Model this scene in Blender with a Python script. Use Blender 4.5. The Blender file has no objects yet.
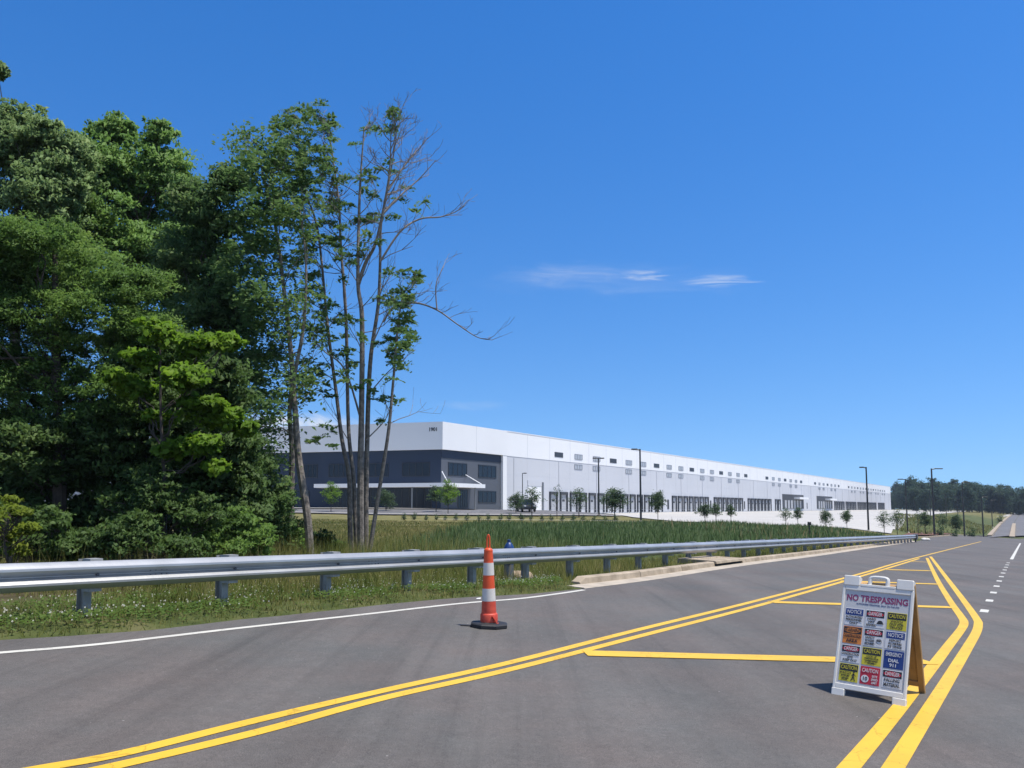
import bpy, math, random
import numpy as np
from mathutils import Vector, Matrix

random.seed(7)
rng = np.random.default_rng(11)
SC = bpy.context.scene
COL = SC.collection
R = math.radians

# ------------------------------------------------------------------ camera
F, PPY, CAMZ = 800.0, 435.0, 1.522
PITCH = math.atan(73 / 800)
cam_d = bpy.data.cameras.new('camera')
cam = bpy.data.objects.new('camera', cam_d)
COL.objects.link(cam)
cam_d.sensor_width = 36.0
cam_d.lens = 36.0 * F / 1024
cam_d.shift_y = (PPY - 384) / 1024
cam_d.clip_start, cam_d.clip_end = 0.1, 6000
cam.location = (0, 0, CAMZ)
cam.rotation_euler = (R(90) + PITCH, 0, 0)
SC.camera = cam

# ------------------------------------------------------------------ sky, sun, exposure
SUN_EL, SUN_AZ = 70.0, 103.0                      # azimuth clockwise from +Y (towards +X)
world = bpy.data.worlds.new('World')
SC.world = world
world.use_nodes = True
wn, wl = world.node_tree.nodes, world.node_tree.links
wn.clear()
w_out = wn.new('ShaderNodeOutputWorld')
w_bg = wn.new('ShaderNodeBackground')
sky = wn.new('ShaderNodeTexSky')
sky.sky_type = 'NISHITA'
sky.sun_disc = False
sky.sun_elevation = R(SUN_EL)
sky.sun_rotation = R(SUN_AZ)
sky.altitude = 250
sky.air_density = 1.15
sky.dust_density = 0.25
sky.ozone_density = 3.2
hsv = wn.new('ShaderNodeHueSaturation')
hsv.inputs['Saturation'].default_value = 1.37
hsv.inputs['Value'].default_value = 1.29
hsv.inputs['Hue'].default_value = 0.509
wl.new(sky.outputs[0], hsv.inputs['Color'])
SKY_LIFT, SKY_SCALE = 0.13, 0.80
w_bg.inputs['Strength'].default_value = 0.10


def wmath(op, a, b=None, c=None):
    n = wn.new('ShaderNodeMath')
    n.operation = op
    for i, v in enumerate((a, b, c)):
        if v is None:
            continue
        if isinstance(v, (int, float)):
            n.inputs[i].default_value = v
        else:
            wl.new(v, n.inputs[i])
    return n.outputs[0]


tc = wn.new('ShaderNodeTexCoord')
sx = wn.new('ShaderNodeSeparateXYZ')
wl.new(tc.outputs['Generated'], sx.inputs[0])
zlift = wmath('MULTIPLY_ADD', sx.outputs['Z'], SKY_SCALE, SKY_LIFT)
skv = wn.new('ShaderNodeCombineXYZ')
wl.new(sx.outputs['X'], skv.inputs[0]); wl.new(sx.outputs['Y'], skv.inputs[1]); wl.new(zlift, skv.inputs[2])
wl.new(skv.outputs[0], sky.inputs['Vector'])
ysafe = wmath('MAXIMUM', sx.outputs['Y'], 0.05)
ax = wmath('DIVIDE', sx.outputs['X'], ysafe)      # tangent of azimuth
ez = wmath('DIVIDE', sx.outputs['Z'], ysafe)


def cloud_bank(a0, e0, aw, ew, sa, se, off, lo, hi, tilt=0.0):
    cb = wn.new('ShaderNodeCombineXYZ')
    wl.new(wmath('MULTIPLY', ax, sa), cb.inputs[0])
    wl.new(wmath('MULTIPLY', ez, se), cb.inputs[1])
    cb.inputs[2].default_value = off
    nz = wn.new('ShaderNodeTexNoise')
    nz.inputs['Scale'].default_value = 1.0
    nz.inputs['Detail'].default_value = 7
    nz.inputs['Roughness'].default_value = 0.6
    nz.inputs['Distortion'].default_value = 1.3
    wl.new(cb.outputs[0], nz.inputs['Vector'])
    da = wmath('DIVIDE', wmath('SUBTRACT', ax, a0), aw)
    ee = wmath('SUBTRACT', wmath('SUBTRACT', ez, e0), wmath('MULTIPLY', ax, tilt))
    de = wmath('DIVIDE', ee, ew)
    r2 = wmath('ADD', wmath('MULTIPLY', da, da), wmath('MULTIPLY', de, de))
    m = wmath('MAXIMUM', wmath('SUBTRACT', 1.0, r2), 0.0)
    v = wmath('MULTIPLY', nz.outputs['Fac'], m)
    mr = wn.new('ShaderNodeMapRange')
    mr.interpolation_type = 'SMOOTHSTEP'
    mr.inputs['From Min'].default_value = lo
    mr.inputs['From Max'].default_value = hi
    wl.new(v, mr.inputs['Value'])
    return mr.outputs[0]


c1 = cloud_bank(0.070, 0.297, 0.16, 0.030, 13.0, 55.0, 5.3, 0.30, 1.0)
c1b = cloud_bank(0.165, 0.2965, 0.10, 0.014, 9.0, 85.0, 1.3, 0.36, 0.80)
c1c = cloud_bank(0.272, 0.2885, 0.10, 0.016, 9.0, 70.0, 4.9, 0.34, 0.80)
c1d = cloud_bank(0.14, 0.289, 0.30, 0.045, 6.0, 34.0, 8.1, 0.30, 1.5)
c1 = wmath('ADD', wmath('ADD', wmath('MULTIPLY', c1, 0.36), wmath('MULTIPLY', c1b, 0.75)), wmath('ADD', wmath('MULTIPLY', c1c, 0.72), wmath('MULTIPLY', c1d, 0.5)))
c2 = cloud_bank(-0.05, 0.128, 0.09, 0.012, 9.0, 60.0, 5.1, 0.3, 1.1)
c3 = cloud_bank(-0.26, 0.098, 0.16, 0.035, 9.0, 24.0, 2.2, 0.22, 0.6)
# unseen cloud added behind the viewer to whiten light on surfaces facing the camera
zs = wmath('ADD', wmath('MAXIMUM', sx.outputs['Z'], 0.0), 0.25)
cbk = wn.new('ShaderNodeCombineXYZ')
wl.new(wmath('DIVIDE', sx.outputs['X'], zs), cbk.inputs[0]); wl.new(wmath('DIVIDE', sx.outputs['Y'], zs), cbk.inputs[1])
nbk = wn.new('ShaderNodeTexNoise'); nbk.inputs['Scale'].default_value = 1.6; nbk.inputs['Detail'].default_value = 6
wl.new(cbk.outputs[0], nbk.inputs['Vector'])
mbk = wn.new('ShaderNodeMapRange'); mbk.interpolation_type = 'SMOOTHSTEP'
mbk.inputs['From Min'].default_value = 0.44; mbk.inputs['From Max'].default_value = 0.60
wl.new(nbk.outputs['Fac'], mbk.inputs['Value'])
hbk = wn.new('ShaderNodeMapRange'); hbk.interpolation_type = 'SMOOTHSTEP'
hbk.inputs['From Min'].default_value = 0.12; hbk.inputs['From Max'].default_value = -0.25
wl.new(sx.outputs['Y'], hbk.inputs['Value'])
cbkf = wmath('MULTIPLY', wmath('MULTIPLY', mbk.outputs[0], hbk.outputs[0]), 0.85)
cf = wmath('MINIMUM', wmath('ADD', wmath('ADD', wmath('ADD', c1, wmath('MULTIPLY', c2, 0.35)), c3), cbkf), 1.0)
cmix = wn.new('ShaderNodeMix')
cmix.data_type = 'RGBA'
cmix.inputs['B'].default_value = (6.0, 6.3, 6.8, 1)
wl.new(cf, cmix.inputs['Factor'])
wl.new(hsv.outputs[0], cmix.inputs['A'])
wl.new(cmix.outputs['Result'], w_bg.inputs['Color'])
wl.new(w_bg.outputs[0], w_out.inputs['Surface'])

sun_d = bpy.data.lights.new('sun', 'SUN')
sun = bpy.data.objects.new('sun', sun_d)
COL.objects.link(sun)
sun_d.energy = 3.9
sun_d.angle = R(0.53)
sun_d.color = (1.0, 0.95, 0.87)
sdir = Vector((math.sin(R(SUN_AZ)) * math.cos(R(SUN_EL)), math.cos(R(SUN_AZ)) * math.cos(R(SUN_EL)), math.sin(R(SUN_EL))))
sun.rotation_euler = sdir.to_track_quat('Z', 'Y').to_euler()

SC.render.engine = 'CYCLES'
SC.view_settings.view_transform = 'Standard'
SC.view_settings.look = 'None'
SC.view_settings.exposure = 0.42
SC.view_settings.gamma = 1.0
SC.cycles.max_bounces = 8
SC.cycles.diffuse_bounces = 6
SC.cycles.transmission_bounces = 8
SC.cycles.transparent_max_bounces = 6

# ------------------------------------------------------------------ surveying helpers
PL = (CAMZ, -0.0459, 0.00206)                     # the superelevated carriageway plane


def ray(x, y):
    u = (x - 512) / F
    v = (PPY - y) / F
    Y = math.cos(PITCH) - v * math.sin(PITCH)
    Z = math.sin(PITCH) + v * math.cos(PITCH)
    return u / Y, Z / Y


def at(x, y, D):
    a, b = ray(x, y)
    return Vector((a * D, D, CAMZ + b * D))


def plane_z(X, Y):
    return PL[1] * X + PL[2] * Y


def g(x, y, up=0.0):
    a, b = ray(x, y)
    D = -PL[0] / (b - PL[1] * a - PL[2])
    return Vector((a * D, D, CAMZ + b * D + up))


PN = Vector((-PL[1], -PL[2], 1)).normalized()


# ------------------------------------------------------------------ object helpers
def tag(o, label=None, cat=None, group=None, kind=None):
    if label: o['label'] = label
    if cat: o['category'] = cat
    if group: o['group'] = group
    if kind: o['kind'] = kind
    return o


def thing(name, label, cat, loc=(0, 0, 0), rz=0.0, group=None):
    o = bpy.data.objects.new(name, None)
    o.empty_display_size = 0.3
    COL.objects.link(o)
    o.location = loc
    o.rotation_euler = (0, 0, rz)
    return tag(o, label, cat, group)


def copy_tree(o, parent=None):
    c = o.copy()
    COL.objects.link(c)
    if parent is not None:
        c.parent = parent
    for ch in [k for k in bpy.data.objects if k.parent == o]:
        copy_tree(ch, c)
    return c


class MB:
    def __init__(s):
        s.v, s.f, s.m = [], [], []

    def add(s, vs, fs, m=0):
        b = len(s.v)
        s.v += [tuple(p) for p in vs]
        s.f += [tuple(b + i for i in q) for q in fs]
        s.m += [m] * len(fs)

    def box(s, x0, x1, y0, y1, z0, z1, m=0, M=None):
        vs = [Vector(p) for p in ((x0, y0, z0), (x1, y0, z0), (x1, y1, z0), (x0, y1, z0),
                                  (x0, y0, z1), (x1, y0, z1), (x1, y1, z1), (x0, y1, z1))]
        if M is not None: vs = [M @ p for p in vs]
        s.add(vs, [(0, 3, 2, 1), (4, 5, 6, 7), (0, 1, 5, 4), (1, 2, 6, 5), (2, 3, 7, 6), (3, 0, 4, 7)], m)

    def bbox(s, x0, x1, y0, y1, z0, z1, c=0.01, m=0, M=None):
        """box with chamfered edges (prism section in xy bevelled, top and bottom rim bevelled)"""
        def ringp(i, z):
            a0, a1, b0, b1 = x0 + i, x1 - i, y0 + i, y1 - i
            return [(a0 + c, b0, z), (a1 - c, b0, z), (a1, b0 + c, z), (a1, b1 - c, z),
                    (a1 - c, b1, z), (a0 + c, b1, z), (a0, b1 - c, z), (a0, b0 + c, z)]
        rings = [ringp(c, z0), ringp(0, z0 + c), ringp(0, z1 - c), ringp(c, z1)]
        vs = [Vector(p) for r in rings for p in r]
        if M is not None: vs = [M @ p for p in vs]
        fs = [tuple(range(7, -1, -1)), tuple(range(24, 32))]
        for k in range(3):
            for i in range(8):
                j = (i + 1) % 8
                fs.append((k * 8 + i, k * 8 + j, k * 8 + 8 + j, k * 8 + 8 + i))
        s.add(vs, fs, m)

    def tube(s, path, radii, n=8, m=0, cap=True):
        path = [Vector(p) for p in path]
        if isinstance(radii, (int, float)): radii = [radii] * len(path)
        ref = None
        vs = []
        for i, p in enumerate(path):
            t = (path[min(i + 1, len(path) - 1)] - path[max(i - 1, 0)]).normalized()
            if ref is None:
                ref = t.orthogonal().normalized()
            ref = (ref - t * ref.dot(t))
            if ref.length < 1e-6: ref = t.orthogonal()
            ref.normalize()
            b = t.cross(ref)
            for k in range(n):
                a = 2 * math.pi * k / n
                vs.append(p + (ref * math.cos(a) + b * math.sin(a)) * radii[i])
        fs = []
        for i in range(len(path) - 1):
            for k in range(n):
                j = (k + 1) % n
                fs.append((i * n + k, i * n + j, i * n + n + j, i * n + n + k))
        if cap:
            fs.append(tuple(range(n - 1, -1, -1)))
            e = (len(path) - 1) * n
            fs.append(tuple(range(e, e + n)))
        s.add(vs, fs, m)

    def lathe(s, prof, n=24, m=0, c=(0, 0, 0), ms=None):
        b = []
        for r, z in prof:
            for k in range(n):
                a = 2 * math.pi * k / n
                b.append((c[0] + r * math.cos(a), c[1] + r * math.sin(a), c[2] + z))
        base = len(s.v)
        s.v += b
        for i in range(len(prof) - 1):
            for k in range(n):
                j = (k + 1) % n
                s.f.append((base + i * n + k, base + i * n + j, base + i * n + n + j, base + i * n + n + k))
                s.m.append(ms[i] if ms else m)
        s.f.append(tuple(base + k for k in range(n - 1, -1, -1))); s.m.append(ms[0] if ms else m)
        e = base + (len(prof) - 1) * n
        s.f.append(tuple(e + k for k in range(n))); s.m.append(ms[-1] if ms else m)

    def poly(s, pts, m=0):
        s.add(pts, [tuple(range(len(pts)))], m)

    def prism(s, pts, dz, m=0):
        n = len(pts)
        dz = Vector(dz)
        vs = [Vector(p) for p in pts] + [Vector(p) + dz for p in pts]
        fs = [tuple(range(n - 1, -1, -1)), tuple(range(n, 2 * n))]
        fs += [(i, (i + 1) % n, n + (i + 1) % n, n + i) for i in range(n)]
        s.add(vs, fs, m)

    def build(s, name, mats, parent=None, smooth=False):
        me = bpy.data.meshes.new(name)
        me.from_pydata(s.v, [], s.f)
        mats = mats if isinstance(mats, (list, tuple)) else [mats]
        for mm in mats: me.materials.append(mm)
        if len(mats) > 1:
            me.polygons.foreach_set('material_index', s.m)
        me.update()
        if smooth:
            me.polygons.foreach_set('use_smooth', [True] * len(me.polygons))
            try: me.set_sharp_from_angle(angle=R(38))
            except Exception: pass
        o = bpy.data.objects.new(name, me)
        COL.objects.link(o)
        if parent is not None: o.parent = parent
        return o


def np_polys(name, V, mat, parent=None, up=0.0, nrm=None):
    """V: (N,k,3) separate polygons of k corners"""
    N, k = V.shape[0], V.shape[1]
    me = bpy.data.meshes.new(name)
    me.vertices.add(N * k)
    me.vertices.foreach_set('co', V.reshape(-1).astype(np.float32))
    me.loops.add(N * k)
    me.loops.foreach_set('vertex_index', np.arange(N * k, dtype=np.int32))
    me.polygons.add(N)
    me.polygons.foreach_set('loop_start', np.arange(0, N * k, k, dtype=np.int32))
    me.polygons.foreach_set('loop_total', np.full(N, k, dtype=np.int32))
    me.update(calc_edges=True)
    me.materials.append(mat)
    if nrm is not None:                           # leaves shade with the bough they belong to
        me.polygons.foreach_set('use_smooth', np.ones(N, dtype=bool))
        ca = me.attributes.new('custom_normal', 'FLOAT_VECTOR', 'POINT')
        ca.data.foreach_set('vector', np.repeat(nrm, k, axis=0).reshape(-1).astype(np.float32))
    if up:                                        # blades catch the light like the sward they form
        me.polygons.foreach_set('use_smooth', np.ones(N, dtype=bool))
        nr = rng.normal(size=(N, 3)) * (1 - up); nr[:, 2] = np.abs(nr[:, 2]) + up * 1.5
        nr /= np.linalg.norm(nr, axis=1, keepdims=True)
        me.normals_split_custom_set_from_vertices(np.repeat(nr, k, axis=0).tolist())
    o = bpy.data.objects.new(name, me)
    COL.objects.link(o)
    if parent is not None: o.parent = parent
    return o


# ------------------------------------------------------------------ materials
def pbr(name, col, rough=0.6, metal=0.0, spec=0.5, var=0.0, vscale=5.0, bump=0.0, bscale=60.0, col2=None, detail=5.0):
    m = bpy.data.materials.new(name)
    m.use_nodes = True
    nt = m.node_tree
    b = nt.nodes['Principled BSDF']
    b.inputs['Roughness'].default_value = rough
    b.inputs['Metallic'].default_value = metal
    b.inputs['Specular IOR Level'].default_value = spec
    c = (*col, 1)
    b.inputs['Base Color'].default_value = c
    co = nt.nodes.new('ShaderNodeTexCoord')
    if var or col2:
        n = nt.nodes.new('ShaderNodeTexNoise')
        n.inputs['Scale'].default_value = vscale
        n.inputs['Detail'].default_value = detail
        n.inputs['Roughness'].default_value = 0.62
        nt.links.new(co.outputs['Object'], n.inputs['Vector'])
        r = nt.nodes.new('ShaderNodeValToRGB')
        r.color_ramp.elements[0].position = 0.3
        r.color_ramp.elements[1].position = 0.7
        lo = tuple(max(0, x * (1 - var)) for x in col)
        hi = col2 if col2 else tuple(min(1, x * (1 + var)) for x in col)
        r.color_ramp.elements[0].color = (*lo, 1)
        r.color_ramp.elements[1].color = (*hi, 1)
        nt.links.new(n.outputs['Fac'], r.inputs['Fac'])
        nt.links.new(r.outputs['Color'], b.inputs['Base Color'])
    if bump:
        n2 = nt.nodes.new('ShaderNodeTexNoise')
        n2.inputs['Scale'].default_value = bscale
        n2.inputs['Detail'].default_value = 4
        nt.links.new(co.outputs['Object'], n2.inputs['Vector'])
        bp = nt.nodes.new('ShaderNodeBump')
        bp.inputs['Strength'].default_value = bump
        bp.inputs['Distance'].default_value = 0.02
        nt.links.new(n2.outputs['Fac'], bp.inputs['Height'])
        nt.links.new(bp.outputs['Normal'], b.inputs['Normal'])
    return m


def leafmat(name, cols, trans=0.35, rough=0.5, patch=1.2):
    """foliage: each leaf its own shade, clumps of lighter and darker kinds of leaf"""
    m = bpy.data.materials.new(name)
    m.use_nodes = True
    nt = m.node_tree
    b = nt.nodes['Principled BSDF']
    out = nt.nodes['Material Output']
    gi = nt.nodes.new('ShaderNodeNewGeometry')
    co = nt.nodes.new('ShaderNodeTexCoord')
    nz = nt.nodes.new('ShaderNodeTexNoise')
    nz.inputs['Scale'].default_value = patch
    nz.inputs['Detail'].default_value = 3
    nt.links.new(co.outputs['Object'], nz.inputs['Vector'])
    ma = nt.nodes.new('ShaderNodeMath'); ma.operation = 'MULTIPLY_ADD'
    nt.links.new(gi.outputs['Random Per Island'], ma.inputs[0])
    ma.inputs[1].default_value = 0.5
    mb = nt.nodes.new('ShaderNodeMath'); mb.operation = 'MULTIPLY_ADD'
    nt.links.new(nz.outputs['Fac'], mb.inputs[0])
    mb.inputs[1].default_value = 1.4
    mb.inputs[2].default_value = -0.45
    nt.links.new(mb.outputs[0], ma.inputs[2])
    r = nt.nodes.new('ShaderNodeValToRGB')
    el = r.color_ramp.elements
    while len(el) < len(cols): el.new(0.5)
    for i, c in enumerate(cols):
        el[i].position = i / (len(cols) - 1)
        el[i].color = (*c, 1)
    nt.links.new(ma.outputs[0], r.inputs['Fac'])
    nt.links.new(r.outputs['Color'], b.inputs['Base Color'])
    b.inputs['Roughness'].default_value = 0.58
    b.inputs['Specular IOR Level'].default_value = 0.22
    trans = min(.55, trans + .15)
    t = nt.nodes.new('ShaderNodeBsdfTranslucent')
    nt.links.new(r.outputs['Color'], t.inputs['Color'])
    mx = nt.nodes.new('ShaderNodeMixShader')
    mx.inputs['Fac'].default_value = trans
    nt.links.new(b.outputs[0], mx.inputs[1])
    nt.links.new(t.outputs[0], mx.inputs[2])
    nt.links.new(mx.outputs[0], out.inputs['Surface'])
    return m


def asphalt(name, base, tint):
    m = bpy.data.materials.new(name)
    m.use_nodes = True
    nt = m.node_tree
    N, L = nt.nodes, nt.links
    b = N['Principled BSDF']
    co = N.new('ShaderNodeTexCoord')

    def noise(scale, det=5, vec=None, rough=0.6):
        n = N.new('ShaderNodeTexNoise')
        n.inputs['Scale'].default_value = scale
        n.inputs['Detail'].default_value = det
        n.inputs['Roughness'].default_value = rough
        L.new(vec if vec else co.outputs['Object'], n.inputs['Vector'])
        return n.outputs['Fac']

    def ramp(f, p0, p1, c0, c1):
        r = N.new('ShaderNodeValToRGB')
        r.color_ramp.elements[0].position, r.color_ramp.elements[1].position = p0, p1
        r.color_ramp.elements[0].color = (c0, c0, c0, 1)
        r.color_ramp.elements[1].color = (c1, c1, c1, 1)
        L.new(f, r.inputs['Fac'])
        return r.outputs['Color']

    def mul(a, c):
        x = N.new('ShaderNodeMix'); x.data_type = 'RGBA'; x.blend_type = 'MULTIPLY'
        x.inputs['Factor'].default_value = 1
        L.new(a, x.inputs['A'])
        if isinstance(c, tuple): x.inputs['B'].default_value = c
        else: L.new(c, x.inputs['B'])
        return x.outputs['Result']
    # stretched along the lane: wheel-path wear and roller marks
    mp = N.new('ShaderNodeMapping')
    mp.inputs['Rotation'].default_value = (0, 0, R(35))
    mp.inputs['Scale'].default_value = (1.0, 0.09, 1)
    L.new(co.outputs['Object'], mp.inputs['Vector'])
    big = ramp(noise(0.22, 6), 0.3, 0.72, 0.84, 1.14)
    lane = ramp(noise(1.1, 5, mp.outputs[0]), 0.32, 0.7, 0.86, 1.12)
    mid = ramp(noise(7, 4), 0.3, 0.7, 0.93, 1.06)
    agg = ramp(noise(150, 2, None, 0.7), 0.25, 0.75, 0.45, 1.55)
    c = mul(big, (base * tint[0], base * tint[1], base * tint[2], 1))
    c = mul(mul(mul(c, lane), mid), agg)
    tn = N.new('ShaderNodeValToRGB')                # warm and cool batches of bitumen
    tn.color_ramp.elements[0].position, tn.color_ramp.elements[1].position = 0.35, 0.65
    tn.color_ramp.elements[0].color = (0.94, 0.985, 1.0, 1); tn.color_ramp.elements[1].color = (1.07, 0.99, 0.97, 1)
    L.new(noise(0.55, 6), tn.inputs['Fac'])
    c = mul(c, tn.outputs['Color'])
    mp2 = N.new('ShaderNodeMapping')
    mp2.inputs['Rotation'].default_value = (0, 0, R(37)); mp2.inputs['Scale'].default_value = (3.2, 0.05, 1)
    L.new(co.outputs['Object'], mp2.inputs['Vector'])
    c = mul(c, ramp(noise(1.0, 7, mp2.outputs[0], .7), 0.30, 0.48, 0.80, 1.0))
    c = mul(c, ramp(noise(24, 6, None, .75), 0.28, 0.62, 0.82, 1.06))
    vo = N.new('ShaderNodeTexVoronoi')              # rare pale chips of stone
    vo.inputs['Scale'].default_value = 5.5
    L.new(co.outputs['Object'], vo.inputs['Vector'])
    lt = N.new('ShaderNodeMath'); lt.operation = 'LESS_THAN'
    L.new(vo.outputs['Distance'], lt.inputs[0]); lt.inputs[1].default_value = 0.045
    sel = N.new('ShaderNodeMath'); sel.operation = 'GREATER_THAN'
    sc = N.new('ShaderNodeSeparateColor')
    L.new(vo.outputs['Color'], sc.inputs[0])
    L.new(sc.outputs[0], sel.inputs[0]); sel.inputs[1].default_value = 0.86
    an = N.new('ShaderNodeMath'); an.operation = 'MULTIPLY'
    L.new(lt.outputs[0], an.inputs[0]); L.new(sel.outputs[0], an.inputs[1])
    mx = N.new('ShaderNodeMix'); mx.data_type = 'RGBA'
    L.new(an.outputs[0], mx.inputs['Factor']); L.new(c, mx.inputs['A'])
    mx.inputs['B'].default_value = (0.3, 0.28, 0.25, 1)
    L.new(mx.outputs['Result'], b.inputs['Base Color'])
    b.inputs['Roughness'].default_value = 0.82
    b.inputs['Specular IOR Level'].default_value = 0.35
    bp = N.new('ShaderNodeBump'); bp.inputs['Strength'].default_value = 0.55; bp.inputs['Distance'].default_value = 0.006
    L.new(noise(160, 3), bp.inputs['Height'])
    L.new(bp.outputs[0], b.inputs['Normal'])
    return m


def paint(name, col, wear=0.55):
    """thermoplastic road paint with scuffs down to the asphalt tone"""
    m = bpy.data.materials.new(name)
    m.use_nodes = True
    N, L = m.node_tree.nodes, m.node_tree.links
    b = N['Principled BSDF']
    co = N.new('ShaderNodeTexCoord')
    n = N.new('ShaderNodeTexNoise'); n.inputs['Scale'].default_value = 9; n.inputs['Detail'].default_value = 9
    n.inputs['Roughness'].default_value = 0.72
    L.new(co.outputs['Object'], n.inputs['Vector'])
    r = N.new('ShaderNodeValToRGB')
    e = r.color_ramp.elements
    e[0].position, e[1].position = 0.26, 0.36
    e[0].color = (col[0] * 0.45, col[1] * 0.45, col[2] * 0.6 + 0.02, 1)
    e[1].color = (*(x * 0.93 for x in col), 1)
    x = e.new(0.75); x.color = (*col, 1)
    L.new(n.outputs['Fac'], r.inputs['Fac'])
    vo = N.new('ShaderNodeTexVoronoi'); vo.feature = 'DISTANCE_TO_EDGE'; vo.inputs['Scale'].default_value = 1.7
    nd = N.new('ShaderNodeTexNoise'); nd.inputs['Scale'].default_value = 5; nd.inputs['Detail'].default_value = 4
    L.new(co.outputs['Object'], nd.inputs['Vector'])
    va = N.new('ShaderNodeVectorMath'); va.operation = 'MULTIPLY_ADD'
    L.new(nd.outputs['Color'], va.inputs[0]); va.inputs[1].default_value = (.5, .5, 0)
    L.new(co.outputs['Object'], va.inputs[2]); L.new(va.outputs[0], vo.inputs['Vector'])
    cr = N.new('ShaderNodeMapRange'); cr.inputs['From Min'].default_value = 0.004; cr.inputs['From Max'].default_value = 0.013
    cr.inputs['To Min'].default_value = 0.72
    L.new(vo.outputs['Distance'], cr.inputs['Value'])
    cm = N.new('ShaderNodeMix'); cm.data_type = 'RGBA'; cm.blend_type = 'MULTIPLY'; cm.inputs['Factor'].default_value = 1
    n3 = N.new('ShaderNodeTexNoise'); n3.inputs['Scale'].default_value = 1.3; n3.inputs['Detail'].default_value = 8
    L.new(co.outputs['Object'], n3.inputs['Vector'])
    r3 = N.new('ShaderNodeValToRGB'); r3.color_ramp.elements[0].position = .3; r3.color_ramp.elements[1].position = .62
    r3.color_ramp.elements[0].color = (.88, .87, .88, 1); r3.color_ramp.elements[1].color = (1, 1, 1, 1)
    L.new(n3.outputs['Fac'], r3.inputs['Fac'])
    cm2 = N.new('ShaderNodeMix'); cm2.data_type = 'RGBA'; cm2.blend_type = 'MULTIPLY'; cm2.inputs['Factor'].default_value = 1
    L.new(r.outputs['Color'], cm2.inputs['A']); L.new(r3.outputs['Color'], cm2.inputs['B'])
    L.new(cm2.outputs['Result'], cm.inputs['A']); L.new(cr.outputs[0], cm.inputs['B'])
    L.new(cm.outputs['Result'], b.inputs['Base Color'])
    b.inputs['Roughness'].default_value = 0.6
    return m


MT = {}
MT['asphalt'] = asphalt('asphalt', 0.130, (0.985, 0.90, 0.80))
MT['asphalt_far'] = asphalt('asphalt_far', 0.16, (1.0, 0.97, 0.95))
MT['yellow'] = paint('yellow_paint', (0.78, 0.47, 0.035))
MT['white_paint'] = paint('white_paint', (0.66, 0.63, 0.54))
MT['concrete_court'] = pbr('court_concrete', (0.46, 0.435, 0.39), 0.85, var=0.08, vscale=0.06)
MT['kerb'] = pbr('kerb_concrete', (0.35, 0.275, 0.185), 0.9, var=0.3, vscale=2.2, bump=0.4, bscale=30, col2=(0.48, 0.39, 0.28))
MT['gutter'] = pbr('gutter_concrete', (0.42, 0.36, 0.28), 0.9, var=0.2, vscale=2.0, bump=0.2)
MT['sidewalk'] = pbr('sidewalk_concrete', (0.50, 0.46, 0.39), 0.9, var=0.12, vscale=0.4)
MT['dark'] = pbr('black_void', (0.012, 0.012, 0.012), 0.9)
MT['galv'] = pbr('galvanised_steel', (0.46, 0.46, 0.45), 0.42, metal=0.6, var=0.14, vscale=1.4, bump=0.05, bscale=25)
MT['galv_post'] = pbr('galvanised_post', (0.33, 0.33, 0.32), 0.65, metal=0.3, var=0.22, vscale=5)
MT['bolt'] = pbr('bolt_steel', (0.10, 0.10, 0.11), 0.5, metal=0.6)
MT['cone'] = pbr('orange_plastic', (0.72, 0.085, 0.018), 0.45, var=0.12, vscale=8)
MT['cone_band'] = pbr('reflective_band', (0.66, 0.62, 0.56), 0.4, var=0.07, vscale=14)
MT['cone_scuff'] = pbr('scuffed_red_plastic', (0.64, 0.050, 0.022), 0.5, var=0.25, vscale=14, col2=(0.70, 0.10, 0.05))
MT['rubber'] = pbr('black_rubber', (0.018, 0.018, 0.019), 0.65, var=0.3, vscale=16, bump=0.2)
MT['plastic_white'] = pbr('white_plastic', (0.68, 0.655, 0.60), 0.5, var=0.08, vscale=5)
MT['sheet'] = pbr('sign_sheet', (0.52, 0.51, 0.50), 0.45, var=0.03, vscale=4)
MT['board'] = pbr('tan_board', (0.40, 0.225, 0.075), 0.65, var=0.22, vscale=4, col2=(0.52, 0.31, 0.12))
MT['hydrant'] = pbr('blue_enamel', (0.012, 0.045, 0.17), 0.4, var=0.1, vscale=10)
MT['steel_grey'] = pbr('grey_steel', (0.22, 0.23, 0.24), 0.5, metal=0.5)
MT['rock'] = pbr('tan_rock', (0.38, 0.29, 0.20), 0.9, var=0.25, vscale=7, bump=0.6, bscale=14)
MT['pale_rock'] = pbr('pale_rock', (0.58, 0.55, 0.50), 0.9, var=0.2, vscale=7, bump=0.5, bscale=14)
MT['mulch'] = pbr('red_mulch', (0.16, 0.07, 0.045), 0.95, var=0.4, vscale=3, bump=0.6)
MT['pole'] = pbr('dark_bronze_pole', (0.022, 0.021, 0.022), 0.45, var=0.1, vscale=2)
MT['wall_white'] = pbr('white_tilt_panel', (0.80, 0.80, 0.80), 0.75, var=0.02, vscale=0.15)
MT['wall_grey'] = pbr('pale_grey_tilt_panel', (0.56, 0.57, 0.60), 0.75, var=0.03, vscale=0.12)
MT['wall_end_grey'] = pbr('light_grey_panel', (0.50, 0.51, 0.54), 0.75, var=0.03, vscale=0.12)  # slightly darker grey for the end wall
MT['navy'] = pbr('navy_panel', (0.030, 0.045, 0.075), 0.7, spec=0.15, var=0.05, vscale=0.3)
MT['slate'] = pbr('slate_panel', (0.085, 0.095, 0.115), 0.65, var=0.05, vscale=0.3)
MT['glass'] = pbr('dark_glass', (0.010, 0.015, 0.025), 0.10, spec=0.3)
MT['frame_dark'] = pbr('dark_window_frame', (0.025, 0.028, 0.035), 0.4, metal=0.3)
MT['louver_dark'] = pbr('dark_louvre', (0.035, 0.04, 0.05), 0.5)
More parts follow.
